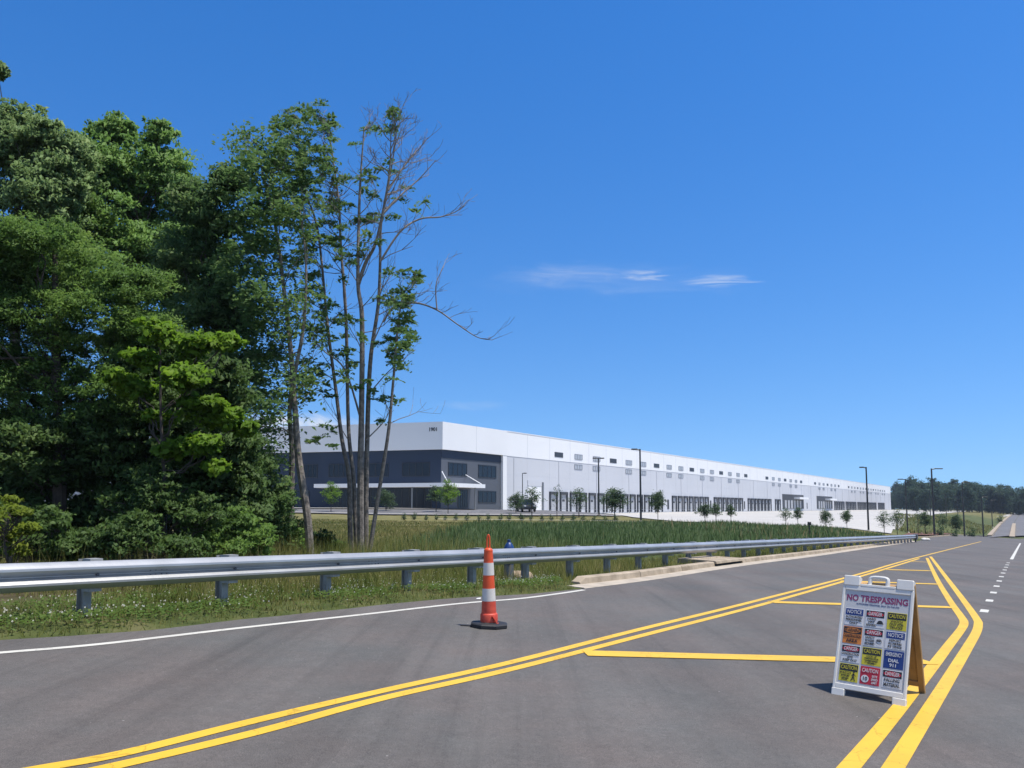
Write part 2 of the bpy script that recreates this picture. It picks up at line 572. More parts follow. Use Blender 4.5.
MT['pale_glass'] = pbr('pale_window', (0.40, 0.42, 0.45), 0.3, var=0.1, vscale=2)
MT['seal'] = pbr('dock_seal_foam', (0.045, 0.05, 0.06), 0.8, var=0.2, vscale=1)
MT['dock_panel'] = pbr('dock_door_panel', (0.40, 0.41, 0.43), 0.6, var=0.08, vscale=1)
MT['joint'] = pbr('panel_joint', (0.55, 0.56, 0.59), 0.8)
MT['win_frame'] = pbr('grey_window_frame', (0.25, 0.26, 0.29), 0.6)
MT['letters'] = pbr('dark_lettering', (0.05, 0.055, 0.065), 0.5)
MT['bark'] = pbr('grey_brown_bark', (0.15, 0.125, 0.105), 0.9, var=0.45, vscale=9, bump=0.7, bscale=22, col2=(0.30, 0.26, 0.22))
MT['bark_dark'] = pbr('dark_bark', (0.062, 0.05, 0.04), 0.95, var=0.35, vscale=6, bump=0.5, bscale=20)
MT['twig'] = pbr('bare_twig_bark', (0.23, 0.20, 0.18), 0.9, var=0.25, vscale=4)
MT['leaf_oak'] = leafmat('oak_leaves', [(0.0856, 0.161, 0.0411), (0.1617, 0.2989, 0.0647), (0.2616, 0.4022, 0.1059)], 0.28)
MT['leaf_blue'] = leafmat('bluish_leaves', [(0.103, 0.1774, 0.0591), (0.1854, 0.289, 0.0968), (0.3088, 0.4048, 0.1506)], 0.25)
MT['leaf_fine'] = leafmat('fine_leaves', [(0.0649, 0.129, 0.0345), (0.1355, 0.2466, 0.0484), (0.2418, 0.3587, 0.0759)], 0.33)
MT['leaf_maple'] = leafmat('bright_leaves', [(0.0829, 0.1552, 0.0168), (0.1542, 0.2829, 0.0233), (0.2609, 0.4017, 0.0367)], 0.42)
MT['leaf_ail'] = leafmat('compound_leaves', [(0.066, 0.1313, 0.0396), (0.127, 0.2223, 0.0648), (0.216, 0.2963, 0.1044)], 0.38)
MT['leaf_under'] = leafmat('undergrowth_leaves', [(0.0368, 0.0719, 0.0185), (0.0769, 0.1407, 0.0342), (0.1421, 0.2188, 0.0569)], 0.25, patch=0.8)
MT['leaf_yellow'] = leafmat('yellow_green_leaves', [(0.1085, 0.1628, 0.0163), (0.2061, 0.2712, 0.0325), (0.293, 0.358, 0.0542)], 0.4)
MT['leaf_young'] = leafmat('young_tree_leaves', [(0.049, 0.0868, 0.0364), (0.0812, 0.133, 0.056), (0.119, 0.175, 0.077)], 0.3)
MT['leaf_lime'] = leafmat('lime_leaves', [(0.098, 0.182, 0.021), (0.154, 0.266, 0.035), (0.224, 0.35, 0.056)], 0.4)
MT['leaf_far'] = leafmat('far_wood_leaves', [(0.028, 0.056, 0.0364), (0.0476, 0.0896, 0.0532), (0.0784, 0.126, 0.07)], 0.25, patch=0.12)  # bluish cast of distance haze mixed into the leaf colour
MT['grass'] = leafmat('verge_grass_blades', [(0.06, 0.088, 0.016), (0.115, 0.145, 0.03), (0.2, 0.2, 0.065), (0.36, 0.3, 0.15)], 0.35, patch=0.9)
MT['clover'] = leafmat('clover_leaves', [(0.063, 0.119, 0.0196), (0.119, 0.189, 0.0364), (0.182, 0.252, 0.07)], 0.3, patch=1.1)
MT['reed'] = leafmat('reed_blades', [(0.0468, 0.0905, 0.0308), (0.065, 0.116, 0.0396), (0.0962, 0.1415, 0.0528)], 0.25, patch=0.25)
MT['field'] = leafmat('field_grass_blades', [(0.055, 0.09, 0.018), (0.105, 0.135, 0.032), (0.2, 0.19, 0.07), (0.32, 0.265, 0.13)], 0.3, patch=0.22)
MT['dry'] = leafmat('dry_stalks', [(0.1, 0.08, 0.04), (0.22, 0.17, 0.09), (0.34, 0.28, 0.17)], 0.2, patch=0.3)
MT['petal'] = pbr('white_petals', (0.80, 0.77, 0.64), 0.7)
MT['car_paint'] = pbr('charcoal_car_paint', (0.04, 0.043, 0.05), 0.25, metal=0.3)
MT['chrome'] = pbr('headlamp_glass', (0.7, 0.72, 0.75), 0.15)
MT['blue_panel'] = pbr('blue_sign_panel', (0.012, 0.036, 0.17), 0.45)
MT['red_panel'] = pbr('red_sign_panel', (0.44, 0.018, 0.035), 0.45)
MT['black_panel'] = pbr('black_sign_panel', (0.02, 0.02, 0.022), 0.45)
MT['yellow_panel'] = pbr('yellow_sign_panel', (0.55, 0.47, 0.03), 0.45)
MT['orange_panel'] = pbr('orange_sign_panel', (0.62, 0.20, 0.03), 0.45)
MT['white_panel'] = pbr('white_sign_panel', (0.62, 0.61, 0.60), 0.45)
MT['purple_letters'] = pbr('maroon_letters', (0.22, 0.03, 0.10), 0.5)
MT['debris'] = pbr('paper_scrap', (0.7, 0.7, 0.68), 0.8)

# ------------------------------------------------------------------ surveyed lines
edge_px = [(-160, 650), (-60, 644), (0, 640), (68.5, 636), (152, 630), (240, 619.5), (349, 608.5), (415, 601.5), (470, 597), (530, 594), (584, 588.5)]
gutter_px = [(584, 588.5), (660, 578.6), (746, 565.3), (820, 555.6), (873.4, 547.7), (917, 541.4)]
EDGE = [g(*p) for p in edge_px] + [g(*p) for p in gutter_px[1:]]
MOUTH = [g(930, 537.6), g(945, 536.0), g(960, 535.2), g(976, 535.8), g(989.5, 537.0)]
FARL = [at(1000.3, 524.2, 232), at(1011, 515.2, 400), at(1013, 514.8, 560)]
NE = len(EDGE)
EDGE += MOUTH + FARL
d0 = (EDGE[0] - EDGE[3]).normalized()
EDGE = [EDGE[0] + d0 * 40, EDGE[0] + d0 * 15] + EDGE
for i in (0, 1): EDGE[i].z = plane_z(EDGE[i].x, EDGE[i].y)
E2 = np.array([(p.x, p.y) for p in EDGE])


def road_z(X, Y):
    X = np.asarray(X, float); Y = np.asarray(Y, float)
    zf = np.interp(Y, [139, 180, 232, 300, 400, 560], [-3.52, -3.35, -3.18, -2.6, -2.08, -1.6])
    s_ = np.clip((Y - 128) / 18, 0, 1)
    zf = zf - 0.0459 * np.clip(X - (83.5 + .622 * (Y - 139)), 0, 45) * np.clip(1 - (Y - 139) / 60, 0, 1)
    return plane_z(X, Y) * (1 - s_) + zf * s_


def edge_dist(X, Y):
    """signed distance to the left road edge, positive on the grass side"""
    P = np.stack([np.asarray(X, float), np.asarray(Y, float)], -1)
    best = np.full(P.shape[:-1], 1e9)
    sgn = np.ones(P.shape[:-1])
    for i in range(len(E2) - 1):
        a, b = E2[i], E2[i + 1]
        ab = b - a
        tt = ((P - a) @ ab) / (ab @ ab)
        t0 = np.clip(tt, 0, 1 if i < len(E2) - 2 else 1)
        q = a + t0[..., None] * ab
        d = np.linalg.norm(P - q, axis=-1)
        cr = ab[0] * (P[..., 1] - a[1]) - ab[1] * (P[..., 0] - a[0])
        up = d < best
        best = np.where(up, d, best)
        sgn = np.where(up, np.sign(cr), sgn)
    return best * sgn


def rail_depth(x):
    return 9.55 * 966 / (1066 - x) if x <= 614 else 20.4 * 423 / (1037 - x)


def smooth(a, b, x):
    t = np.clip((x - a) / (b - a), 0, 1)
    return t * t * (3 - 2 * t)


# warehouse frame: corner, direction along the long wall, outward normal, office-front direction
WC = Vector((-11.5, 130.0, CAMZ))
WD = Vector((0.547, 0.838, 0)).normalized()
WN = Vector((WD.y, -WD.x, 0))
WL = Vector((-0.957, 0.286, 0)).normalized()
WLN = Vector((-WL.y * -1, WL.x, 0)) if False else Vector((-0.286, -0.957, 0)).normalized()

# ------------------------------------------------------------------ terrain
ctrl = []


def cp(x, y, D):
    p = at(x, y, D)
    ctrl.append((p.x, p.y, p.z))


for q in [(365, 558, 22), (450, 548, 30), (450, 534, 50), (450, 528, 69), (450, 520.8, 86), (450, 515, 99), (450, 509.5, 118), (520, 521.2, 86), (520, 528.5, 69), (520, 535, 50), (560, 515.5, 100), (545, 510.5, 118), (380, 520, 86), (380, 515, 99),
          (640, 544, 38), (640, 529.5, 68), (640, 522.5, 88), (720, 541, 46), (720, 524, 88), (800, 537, 62), (800, 526, 92), (868, 528, 97),
          (860, 535, 75), (900, 535, 88), (934, 533.5, 118), (965, 532.5, 135), (908, 527, 118), (983, 535, 138), (946, 517, 200),
          (993, 526, 200), (990, 517, 260), (880, 537, 70), (300, 512, 105), (330, 540, 40), (150, 520, 70), (600, 516, 98)]:
    cp(*q)
for X, Y in ((78, 130), (84, 140), (60, 92), (90, 115), (60, 60), (120, 140)):
    ctrl.append((X, Y, plane_z(X, Y)))
for q in [(1000.5, 524.5, 230), (1011, 515, 400), (1060, 518, 400), (1100, 524, 250), (960, 512, 400), (1000, 512, 480), (900, 510, 520)]:
    cp(*q)
for X, Y, Z in ((-6, 18, 0.25), (-14, 14, 0.35), (-25, 25, 0.5), (-50, 60, 1.0), (-70, 130, 1.5), (-40, 125, 1.5), (-120, 60, 1.0), (-20, 122, 1.45),
                (-60, 10, 0.6), (-60, 300, 1), (60, 400, 0), (-120, 450, 1), (-40, -20, 0.4), (60, -20, -2.8), (150, 40, -5.5), (250, 150, -5.5)):
    ctrl.append((X, Y, Z))
for l in range(20, 500, 60):                       # the truck court falls gently away from the docks
    for e, z in ((1, -1.25), (30, -1.75), (58, -2.25)):
        p = WC + WD * l + WN * e
        if e == 58 and l < 30: continue
        ctrl.append((p.x, p.y, CAMZ + z))
CT = np.array(ctrl)


def _k(r): return r


_n = len(CT)
_A = np.zeros((_n + 3, _n + 3))
_r = np.linalg.norm(CT[:, None, :2] - CT[None, :, :2], axis=-1)
_A[:_n, :_n] = _k(_r) - np.eye(_n) * 1.0
_A[:_n, _n] = 1; _A[:_n, _n + 1:] = CT[:, :2] / 100
_A[_n, :_n] = 1; _A[_n + 1:, :_n] = CT[:, :2].T / 100
_W = np.linalg.solve(_A, np.concatenate([CT[:, 2], [0, 0, 0]]))


def field_z(X, Y):
    X = np.clip(X, -150, 420); Y = np.clip(Y, -30, 560)
    P = np.stack([X, Y], -1)
    r = np.linalg.norm(P[..., None, :] - CT[:, :2], axis=-1)
    return _k(r) @ _W[:_n] + _W[_n] + (X * _W[_n + 1] + Y * _W[_n + 2]) / 100


def terrain_z(X, Y):
    X = np.asarray(X, float); Y = np.asarray(Y, float)
    d = edge_dist(X, Y)
    pz = road_z(X, Y)
    verge = pz + 0.03 * smooth(0.1, 0.6, d) - 0.17 * smooth(0.75, 1.9, d) * (1 - smooth(24, 38, Y))
    f = field_z(X, Y)
    w = smooth(2.2, 9.0, d)
    z = verge * (1 - w) + f * w
    s = smooth(-0.25, 0.05, d)
    return (pz - 0.10 - 0.15 * (Y > 110)) * (1 - s) + z * s


def tz(x, y): return float(terrain_z(np.array([x]), np.array([y]))[0])


def grid_axis(lo, hi, fine_lo, fine_hi, step, grow=1.13):
    a = list(np.arange(fine_lo, fine_hi, step))
    x, s = a[-1], step
    while x < hi:
        s *= grow; x += s; a.append(x)
    x, s = a[0], step
    pre = []
    while x > lo:
        s *= grow; x -= s; pre.append(x)
    return np.array(pre[::-1] + a)


gx = grid_axis(-2200, 2600, -16, 44, 0.45, 1.06)
gy = grid_axis(-300, 3500, 2, 56, 0.45, 1.035)
GX, GY = np.meshgrid(gx, gy)
GZ = terrain_z(GX.ravel(), GY.ravel()).reshape(GX.shape)
GZ += (rng.random(GX.shape) - 0.5) * 0.03 * (edge_dist(GX, GY) > 0.6) * (GY < 100)
nx, ny = len(gx), len(gy)
tv = np.stack([GX, GY, GZ], -1).reshape(-1, 3)
idx = np.arange(nx * ny).reshape(ny, nx)
tf = np.stack([idx[:-1, :-1], idx[:-1, 1:], idx[1:, 1:], idx[1:, :-1]], -1).reshape(-1, 4)
me = bpy.data.meshes.new('ground')
me.vertices.add(len(tv)); me.vertices.foreach_set('co', tv.reshape(-1).astype(np.float32))
me.loops.add(tf.size); me.loops.foreach_set('vertex_index', tf.reshape(-1).astype(np.int32))
me.polygons.add(len(tf))
me.polygons.foreach_set('loop_start', np.arange(0, tf.size, 4, dtype=np.int32))
me.polygons.foreach_set('loop_total', np.full(len(tf), 4, dtype=np.int32))
me.polygons.foreach_set('use_smooth', np.ones(len(tf), dtype=bool))
me.update(calc_edges=True)
# the kind of ground cover: 0 = dry straw-and-olive grass, 1 = lush dark swale, 2 (green channel) = leaf litter under the wood
def lush_w(X, Y):
    lim = 74 + 0.8 * np.clip(X - 5, 0, 16)
    return smooth(-5, -1.5, X) * smooth(16.5, 21, Y) * (1 - smooth(lim, lim + 5, Y + 2 * np.sin(X * .7)))


lush = np.maximum(lush_w(GX, GY), .6 * smooth(90, 110, GY) * smooth(45, 60, GX) * (1 - smooth(260, 320, GY)))
lit = smooth(2.4, 4.5, edge_dist(GX, GY)) * (1 - smooth(-6.5, -3.5, GX + 0.0 * GY)) * (1 - smooth(30, 42, GY))
cattr = me.attributes.new('cover', 'FLOAT_COLOR', 'POINT')
ed_ = edge_dist(GX, GY)
vrg = (1 - smooth(2.6, 5.5, ed_)) * (ed_ > -1) * (GY < 90)
cc = np.stack([lush, lit, vrg, np.ones_like(lush)], -1).reshape(-1).astype(np.float32)
cattr.data.foreach_set('color', cc)
gm = bpy.data.materials.new('ground_cover')
gm.use_nodes = True
N, L = gm.node_tree.nodes, gm.node_tree.links
b = N['Principled BSDF']; b.inputs['Roughness'].default_value = 0.95; b.inputs['Specular IOR Level'].default_value = 0.1
co = N.new('ShaderNodeTexCoord')


def gnoise(s, d=6):
    n = N.new('ShaderNodeTexNoise'); n.inputs['Scale'].default_value = s; n.inputs['Detail'].default_value = d
    n.inputs['Roughness'].default_value = 0.65
    L.new(co.outputs['Object'], n.inputs['Vector']); return n.outputs['Fac']


def gramp(f, stops):
    r = N.new('ShaderNodeValToRGB'); e = r.color_ramp.elements
    while len(e) < len(stops): e.new(0.5)
    for i, (p, c) in enumerate(stops): e[i].position = p; e[i].color = (*c, 1)
    L.new(f, r.inputs['Fac']); return r.outputs['Color']


def gmix(f, a, c):
    x = N.new('ShaderNodeMix'); x.data_type = 'RGBA'
    L.new(f, x.inputs['Factor']); L.new(a, x.inputs['A']); L.new(c, x.inputs['B']); return x.outputs['Result']


at_n = N.new('ShaderNodeAttribute'); at_n.attribute_name = 'cover'
sp = N.new('ShaderNodeSeparateColor'); L.new(at_n.outputs['Color'], sp.inputs[0])
drycol = gramp(gnoise(0.35, 8), [(0.3, (0.085, 0.095, 0.03)), (0.5, (0.17, 0.155, 0.06)), (0.68, (0.22, 0.195, 0.088))])
lushcol = gramp(gnoise(0.4, 8), [(0.3, (0.022, 0.050, 0.020)), (0.55, (0.045, 0.085, 0.030)), (0.75, (0.12, 0.12, 0.05))])
litcol = gramp(gnoise(2.5, 8), [(0.3, (0.045, 0.035, 0.02)), (0.55, (0.10, 0.075, 0.05)), (0.75, (0.20, 0.15, 0.10))])
cfin0 = gmix(sp.outputs[1], gmix(sp.outputs[0], drycol, lushcol), litcol)
vercol = gramp(gnoise(1.6, 8), [(0.3, (0.040, 0.055, 0.016)), (0.52, (0.080, 0.095, 0.030)), (0.75, (0.16, 0.14, 0.065))])
cfin = gmix(sp.outputs[2], cfin0, vercol)
L.new(cfin, b.inputs['Base Color'])
bp = N.new('ShaderNodeBump'); bp.inputs['Strength'].default_value = 0.6; bp.inputs['Distance'].default_value = 0.08
L.new(gnoise(5, 5), bp.inputs['Height']); L.new(bp.outputs[0], b.inputs['Normal'])
me.materials.append(gm)
ground = bpy.data.objects.new('ground', me)
COL.objects.link(ground)
tag(ground, kind='structure')


def struct(o): return tag(o, kind='structure')


# ------------------------------------------------------------------ road, junction, far road
mb = MB()
left = []
EDGE_N = EDGE[:NE + 2]
for i in range(len(EDGE_N) - 1):                    # a slightly ragged pavement edge
    a, c = EDGE[i], EDGE[i + 1]
    n = max(1, int((c - a).length / 0.5)) if i < 12 else 1
    for k in range(n):
        p = a.lerp(c, k / n)
        if 1 < i < 11 and k: p = p + Vector((random.uniform(-.04, .04), random.uniform(-.04, .04), 0))
        left.append(p)
left.append(EDGE_N[-1])
rv = Vector((0.82, -0.57, 0))
end_l = g(917, 541.4)
mouth = MOUTH + [g(1011, 537.2)]
pts = left + mouth
pts = [Vector((p.x, p.y, plane_z(p.x, p.y))) for p in pts]
far_r = g(1062, 539.5); near_r = pts[0] + rv * 34
pts += [Vector((far_r.x, far_r.y, plane_z(far_r.x, far_r.y))), Vector((60, 30, plane_z(60, 30))), Vector((near_r.x + 10, near_r.y, plane_z(near_r.x + 10, near_r.y)))]
mb.poly(pts)
road = struct(mb.build('road', MT['asphalt']))
import bmesh
bm = bmesh.new(); bm.from_mesh(road.data); bmesh.ops.triangulate(bm, faces=bm.faces[:]); bm.to_mesh(road.data); bm.free()
if road.data.polygons[0].normal.z < 0: road.data.flip_normals()


def ribbon(mb, pts, w, up=0.004, half=None):
    """flat painted line following pts on the carriageway plane"""
    P = [Vector((p.x, p.y, 0)) for p in pts]
    vs, fs = [], []
    for i, p in enumerate(P):
        t = (P[min(i + 1, len(P) - 1)] - P[max(i - 1, 0)]).normalized()
        n = Vector((-t.y, t.x, 0))
        ww = w[i] if isinstance(w, (list, tuple)) else w
        for s in (0.5, -0.5):
            q = p + n * ww * s
            vs.append((q.x, q.y, plane_z(q.x, q.y) + up))
    for i in range(len(P) - 1): fs.append((2 * i, 2 * i + 1, 2 * i + 3, 2 * i + 2))
    mb.add(vs, fs)


def spline(pts, n=8):
    out = []
    P = [pts[0]] + list(pts) + [pts[-1]]
    for i in range(1, len(P) - 2):
        for k in range(n):
            t = k / n
            a, b_, c, d = P[i - 1], P[i], P[i + 1], P[i + 2]
            out.append(0.5 * ((2 * b_) + (c - a) * t + (2 * a - 5 * b_ + 4 * c - d) * t * t + (3 * b_ - a - 3 * c + d) * t ** 3))
    out.append(P[-2])
    return out


A_px = [(-60, 786), (45, 768), (128, 752.5), (256, 720.7), (384, 690.7), (512, 662.2), (640, 629.5), (752, 602), (860, 573.9), (921, 556.6), (981, 541.6)]
B_px = [(20, 785), (107.5, 768), (256, 732.7), (384, 698.2), (512, 669.2), (640, 636.2), (768, 603), (860, 576.6), (905, 563.0), (919, 558.6)]
C_px = [(927, 558), (937, 579), (949.7, 600.4), (961, 616.5), (964.0, 622.5), (961.5, 629), (949.7, 644.4), (932.7, 666.7), (896.6, 711.6), (849.0, 768), (820, 802)]
D_px = [(930.5, 556.6), (945, 575.8), (963.5, 600.4), (976.3, 618.5), (978.2, 625), (976, 633), (968, 647), (942, 690), (896.5, 763), (880, 790)]
for px, w in ((A_px, 0.115), (B_px, 0.115), (C_px, 0.125), (D_px, 0.125)):
    mb = MB()
    P = spline([g(*p) for p in px], 10)
    ribbon(mb, P, w)
    struct(mb.build('yellow_line', MT['yellow']))
for (a, c, w) in (((585, 653.6), (930, 662.3), 0.31), ((771, 602.3), (953, 607.6), 0.31), ((842, 581.2), (939.5, 584.4), 0.31),
                  ((886, 569.8), (931, 570.9), 0.31), ((911, 561.6), (926.5, 562.2), 0.2)):
    mb = MB()
    P = [g(*a).lerp(g(*c), k / 6) for k in range(7)]
    ribbon(mb, P, w, 0.008)
    struct(mb.build('hatch_bar', MT['yellow']))
mb = MB()
ribbon(mb, spline([g(*p) for p in [(-160, 666), (-60, 658.6), (0, 653), (101.5, 644.2), (240, 628.2), (363, 614.7), (459, 603.8), (520, 598.7), (560, 593.6), (584, 590.0)]], 8), 0.10)
struct(mb.build('white_edge_line', MT['white_paint']))
da, db = g(984.4, 611), g(1004.7, 570)
dd = (db - da) / 7
for k in range(11):
    mb = MB()
    c = da + dd * k
    u = dd.normalized()
    ribbon(mb, [c - u * 0.29, c + u * 0.29], 0.135)
    struct(mb.build('white_dash', MT['white_paint']))
mb = MB()
ribbon(mb, [g(1011.5, 559.4), g(1020.3, 543.3)], 0.15)
struct(mb.build('white_lane_line', MT['white_paint']))

# kerb with gutter pan, block joints and a storm inlet gap
GUT = spline([g(*p) for p in gutter_px], 6)


def perp(P, i):
    t = P[min(i + 1, len(P) - 1)] - P[max(i - 1, 0)]
    t.z = 0; t.normalize()
    return Vector((-t.y, t.x, 0)), t


def kerb_strip(P, prof, mat, name, cut=None):
    mb = MB()
    k = len(prof)
    vs = []
    for i, p in enumerate(P):
        n, t = perp(P, i)
        for o, h in prof:
            q = p + n * o
            vs.append((q.x, q.y, plane_z(q.x, q.y) + h))
    fs = []
    for i in range(len(P) - 1):
        for j in range(k - 1):
            fs.append((i * k + j, i * k + k + j, i * k + k + j + 1, i * k + j + 1))
    fs.append(tuple(range(k))); fs.append(tuple(range((len(P) - 1) * k + k - 1, (len(P) - 1) * k - 1, -1)))
    mb.add(vs, fs)
    return struct(mb.build(name, mat))


kerb_strip(GUT, [(-0.02, 0.002), (0.0, 0.014), (0.38, 0.022), (0.40, 0.0)], MT['gutter'], 'gutter')


def resample(P, step):
    out = [P[0].copy()]; acc = 0
    for i in range(len(P) - 1):
        seg = (P[i + 1] - P[i]).length
        pos = 0
        while acc + seg - pos >= step:
            pos += step - acc
            out.append(P[i].lerp(P[i + 1], pos / seg)); acc = 0
        acc += seg - pos
    out.append(P[-1].copy())
    return out


KP = resample(GUT, 0.25)[2:]
inlet_a, inlet_b = g(745.5, 566), g(773, 562)
BL = 12                                            # 3 m blocks
i = 0
seg = []
kp_prof = [(0.35, 0.0), (0.37, 0.135), (0.40, 0.155), (0.56, 0.155), (0.585, 0.12), (0.60, -0.1)]
while i < len(KP) - 1:
    j = min(i + BL, len(KP) - 1)
    S = [q.copy() for q in KP[i:j + 1]]
    mid = S[len(S) // 2]
    if len(S) > 2:
        S[0] = S[0].lerp(S[1], 0.06); S[-1] = S[-1].lerp(S[-2], 0.06)
    is_inlet = min((q - inlet_a.lerp(inlet_b, 0.5)).length for q in S) < 0.8 and not seg
    if is_inlet:
        seg.append(i)
        kerb_strip(S, [(0.30, 0.10), (0.32, 0.165), (0.36, 0.18), (1.5, 0.18), (1.52, 0.02), (0.9, 0.10)], MT['kerb'], 'storm_inlet_top')
        kerb_strip(S, [(0.40, -0.02), (0.42, 0.10), (0.9, 0.10)], MT['dark'], 'storm_inlet_mouth')
    else:
        ko = kerb_strip(S, kp_prof, MT['kerb'], 'kerb')
        if i == 0:                                 # rounded, lowered nose of the first block
            for v_ in ko.data.vertices[:len(kp_prof)]: v_.co.z -= max(0, v_.co.z - plane_z(v_.co.x, v_.co.y)) * .6
    i = j

# island kerb and mulch by the junction
isl = [g(900, 538.2), g(918, 536.6), g(930, 536.9), g(957, 534.9), g(940, 532.8), g(912, 533.0)]
isl = [Vector((p.x, p.y, tz(p.x, p.y))) for p in isl]
mb = MB()
mb.poly([Vector((p.x, p.y, plane_z(p.x, p.y) + 0.25)) for p in isl])
o = struct(mb.build('mulch_bed', MT['mulch']))
mb = MB()
K = spline([g(918, 537.6), g(930, 537.5), g(945, 536.2), g(960, 535.2), g(990, 537.0)], 6)
kerb_strip(K, [(-0.05, 0.0), (-0.05, 0.15), (0.2, 0.16), (0.25, -0.3)], MT['kerb'], 'island_kerb')

# road beyond the junction
def strip2(Lp, Rp, name, mat, h, n=16):
    mb = MB(); vs = []
    for i in range(len(Lp) - 1):
        for k in range(n if i < len(Lp) - 2 else n + 1):
            for q in (Lp[i].lerp(Lp[i + 1], k / n), Rp[i].lerp(Rp[i + 1], k / n)):
                vs.append((q.x, q.y, float(road_z(q.x, q.y)) + h))
    m = len(vs) // 2
    mb.add(vs, [(2 * i, 2 * i + 1, 2 * i + 3, 2 * i + 2) for i in range(m - 1)])
    return struct(mb.build(name, mat))


far_r = [g(1040, 541), g(1060, 541)]
strip2([g(985, 537.6)] + FARL, [g(1011.5, 537.6), at(1013.0, 524.2, 232), at(1019, 515.2, 400), at(1020, 514.8, 560)], 'far_road', MT['asphalt_far'], 0.02)
strip2([g(1011.6, 537.8), at(1013.4, 524.2, 232), at(1019.4, 515.2, 400), at(1020.4, 514.8, 560)], [g(1060, 539), at(1037, 525.2, 232), at(1036, 516.2, 400), at(1034, 515, 560)], 'far_road', MT['asphalt_far'], 0.024)


def far_kerb(P, w, h, mat, name):
    mb = MB()
    vs = []
    Q = []
    for i in range(len(P) - 1):
        for k in range(10): Q.append(P[i].lerp(P[i + 1], k / 10))
    Q.append(P[-1])
    for i, p in enumerate(Q):
        n, t = perp(Q, i)
        z = float(road_z(p.x, p.y))
        for o_, hh in ((-w / 2, -0.3), (-w / 2, h), (w / 2, h), (w / 2, -0.3)):
            q = p + n * o_
            vs.append((q.x, q.y, z + hh))
    fs = []
    for i in range(len(Q) - 1):
        for j in range(3): fs.append((4 * i + j, 4 * i + 4 + j, 4 * i + 5 + j, 4 * i + j + 1))
    fs.append((0, 1, 2, 3))
    mb.add(vs, fs)
    return struct(mb.build(name, mat))


far_kerb([g(989.5, 537.0), at(1000.2, 524.2, 232)], 0.7, 0.32, MT['kerb'], 'far_kerb')
far_kerb([at(1012.0, 537, 138), at(1014.1, 524.2, 232)], 0.8, 0.34, MT['kerb'], 'median_kerb')
far_kerb([at(1000.3, 524.2, 236), at(1011, 515.2, 400)], 0.8, 0.3, MT['kerb'], 'far_kerb')
mb = MB()
ribbon(mb, [g(1013, 537.6), g(1024.5, 537.9)], 1.3, 0.012)
struct(mb.build('yellow_crossing_mark', MT['yellow']))

# ------------------------------------------------------------------ truck court, office drive, pavements
def sheet(name, pts2, mat, h, step=3.0):
    """a paved sheet laid on the terrain: filled polygon subdivided so that it drapes"""
    bm = bmesh.new()
    vs = [bm.verts.new((x, y, 0)) for x, y in pts2]
    bm.faces.new(vs)
    bmesh.ops.triangulate(bm, faces=bm.faces[:])
    for _ in range(9):
        lng = [e for e in bm.edges if e.calc_length() > step * (1 + e.verts[0].co.y / 120)]
        if not lng: break
        bmesh.ops.subdivide_edges(bm, edges=lng, cuts=1)
        bmesh.ops.triangulate(bm, faces=bm.faces[:])
    X = np.array([v.co.x for v in bm.verts]); Y = np.array([v.co.y for v in bm.verts])
    Z = terrain_z(X, Y) + h
    for v, z in zip(bm.verts, Z): v.co.z = z
    bmesh.ops.recalc_face_normals(bm, faces=bm.faces[:])
    me = bpy.data.meshes.new(name)
    bm.to_mesh(me); bm.free()
    if len(me.polygons) and sum(p.normal.z for p in me.polygons) < 0: me.flip_normals()
    me.materials.append(mat)
    o = bpy.data.objects.new(name, me); COL.objects.link(o)
    return struct(o)


def wp(l, e):
    p = WC + WD * l + WN * e
    return (p.x, p.y)


court = [wp(24, 0.3), wp(22, 12), (14.5, 97), (19, 89.5), (27, 89), (36, 92), (43, 96), wp(10, 65), wp(30, 62.5), wp(60, 60), wp(100, 56), wp(200, 52), wp(330, 49), wp(480, 46), wp(500, 0.3)]
sheet('truck_court', court, MT['concrete_court'], 0.10)
sheet('far_path', [wp(290, 66), wp(420, 68), wp(420, 72), wp(290, 69)], MT['concrete_court'], 0.12)
drive = [(-55, 106), (-30, 100), (-8, 97.5), (4, 97.5), (13.5, 99), wp(18, 12), wp(10, 7), (-6, 113), (-30, 114), (-55, 118)]
sheet('office_drive', drive, MT['asphalt_far'], 0.10)
sheet('pavement', [(-55, 121), (-13, 117.5), (-5.5, 118), wp(3, 5), wp(20, 5), wp(20, 2), (-11.4, 128), (-55, 140)], MT['sidewalk'], 0.14)
sheet('drive_kerb', [(-55, 105.2), (-30, 99.2), (-8, 96.6), (4, 96.6), (14, 98.0), (14, 99.0), (4, 97.5), (-8, 97.5), (-30, 100), (-55, 106)], MT['sidewalk'], 0.22)
sheet('planting_kerb', [(-8, 86.4), (3, 85.6), (12.5, 86.4), (19, 89.0), (19, 89.4), (12.5, 86.8), (3, 86.0), (-8, 86.8)], MT['sidewalk'], 0.16, 1.5)

# ------------------------------------------------------------------ warehouse
H, HB = 14.0, 9.5
wh = thing('warehouse', 'very long white warehouse with grey lower wall, dock doors and navy office corner', 'warehouse', WC)
MW = Matrix(((WD.x, WN.x, 0, 0), (WD.y, WN.y, 0, 0), (0, 0, 1, 0), (0, 0, 0, 1)))      # (along, out, up) -> local world axes
ML = Matrix(((WL.x, WLN.x, 0, 0), (WL.y, WLN.y, 0, 0), (0, 0, 1, 0), (0, 0, 0, 1)))
LEN, OFF, LFT = 481.0, 18.0, 46.0


def flipfix(o):
    bm = bmesh.new(); bm.from_mesh(o.data); bmesh.ops.recalc_face_normals(bm, faces=bm.faces[:]); bm.to_mesh(o.data); bm.free()
    return o


def wbuild(mb, name, mats, parent=wh): return flipfix(mb.build(name, mats, parent))


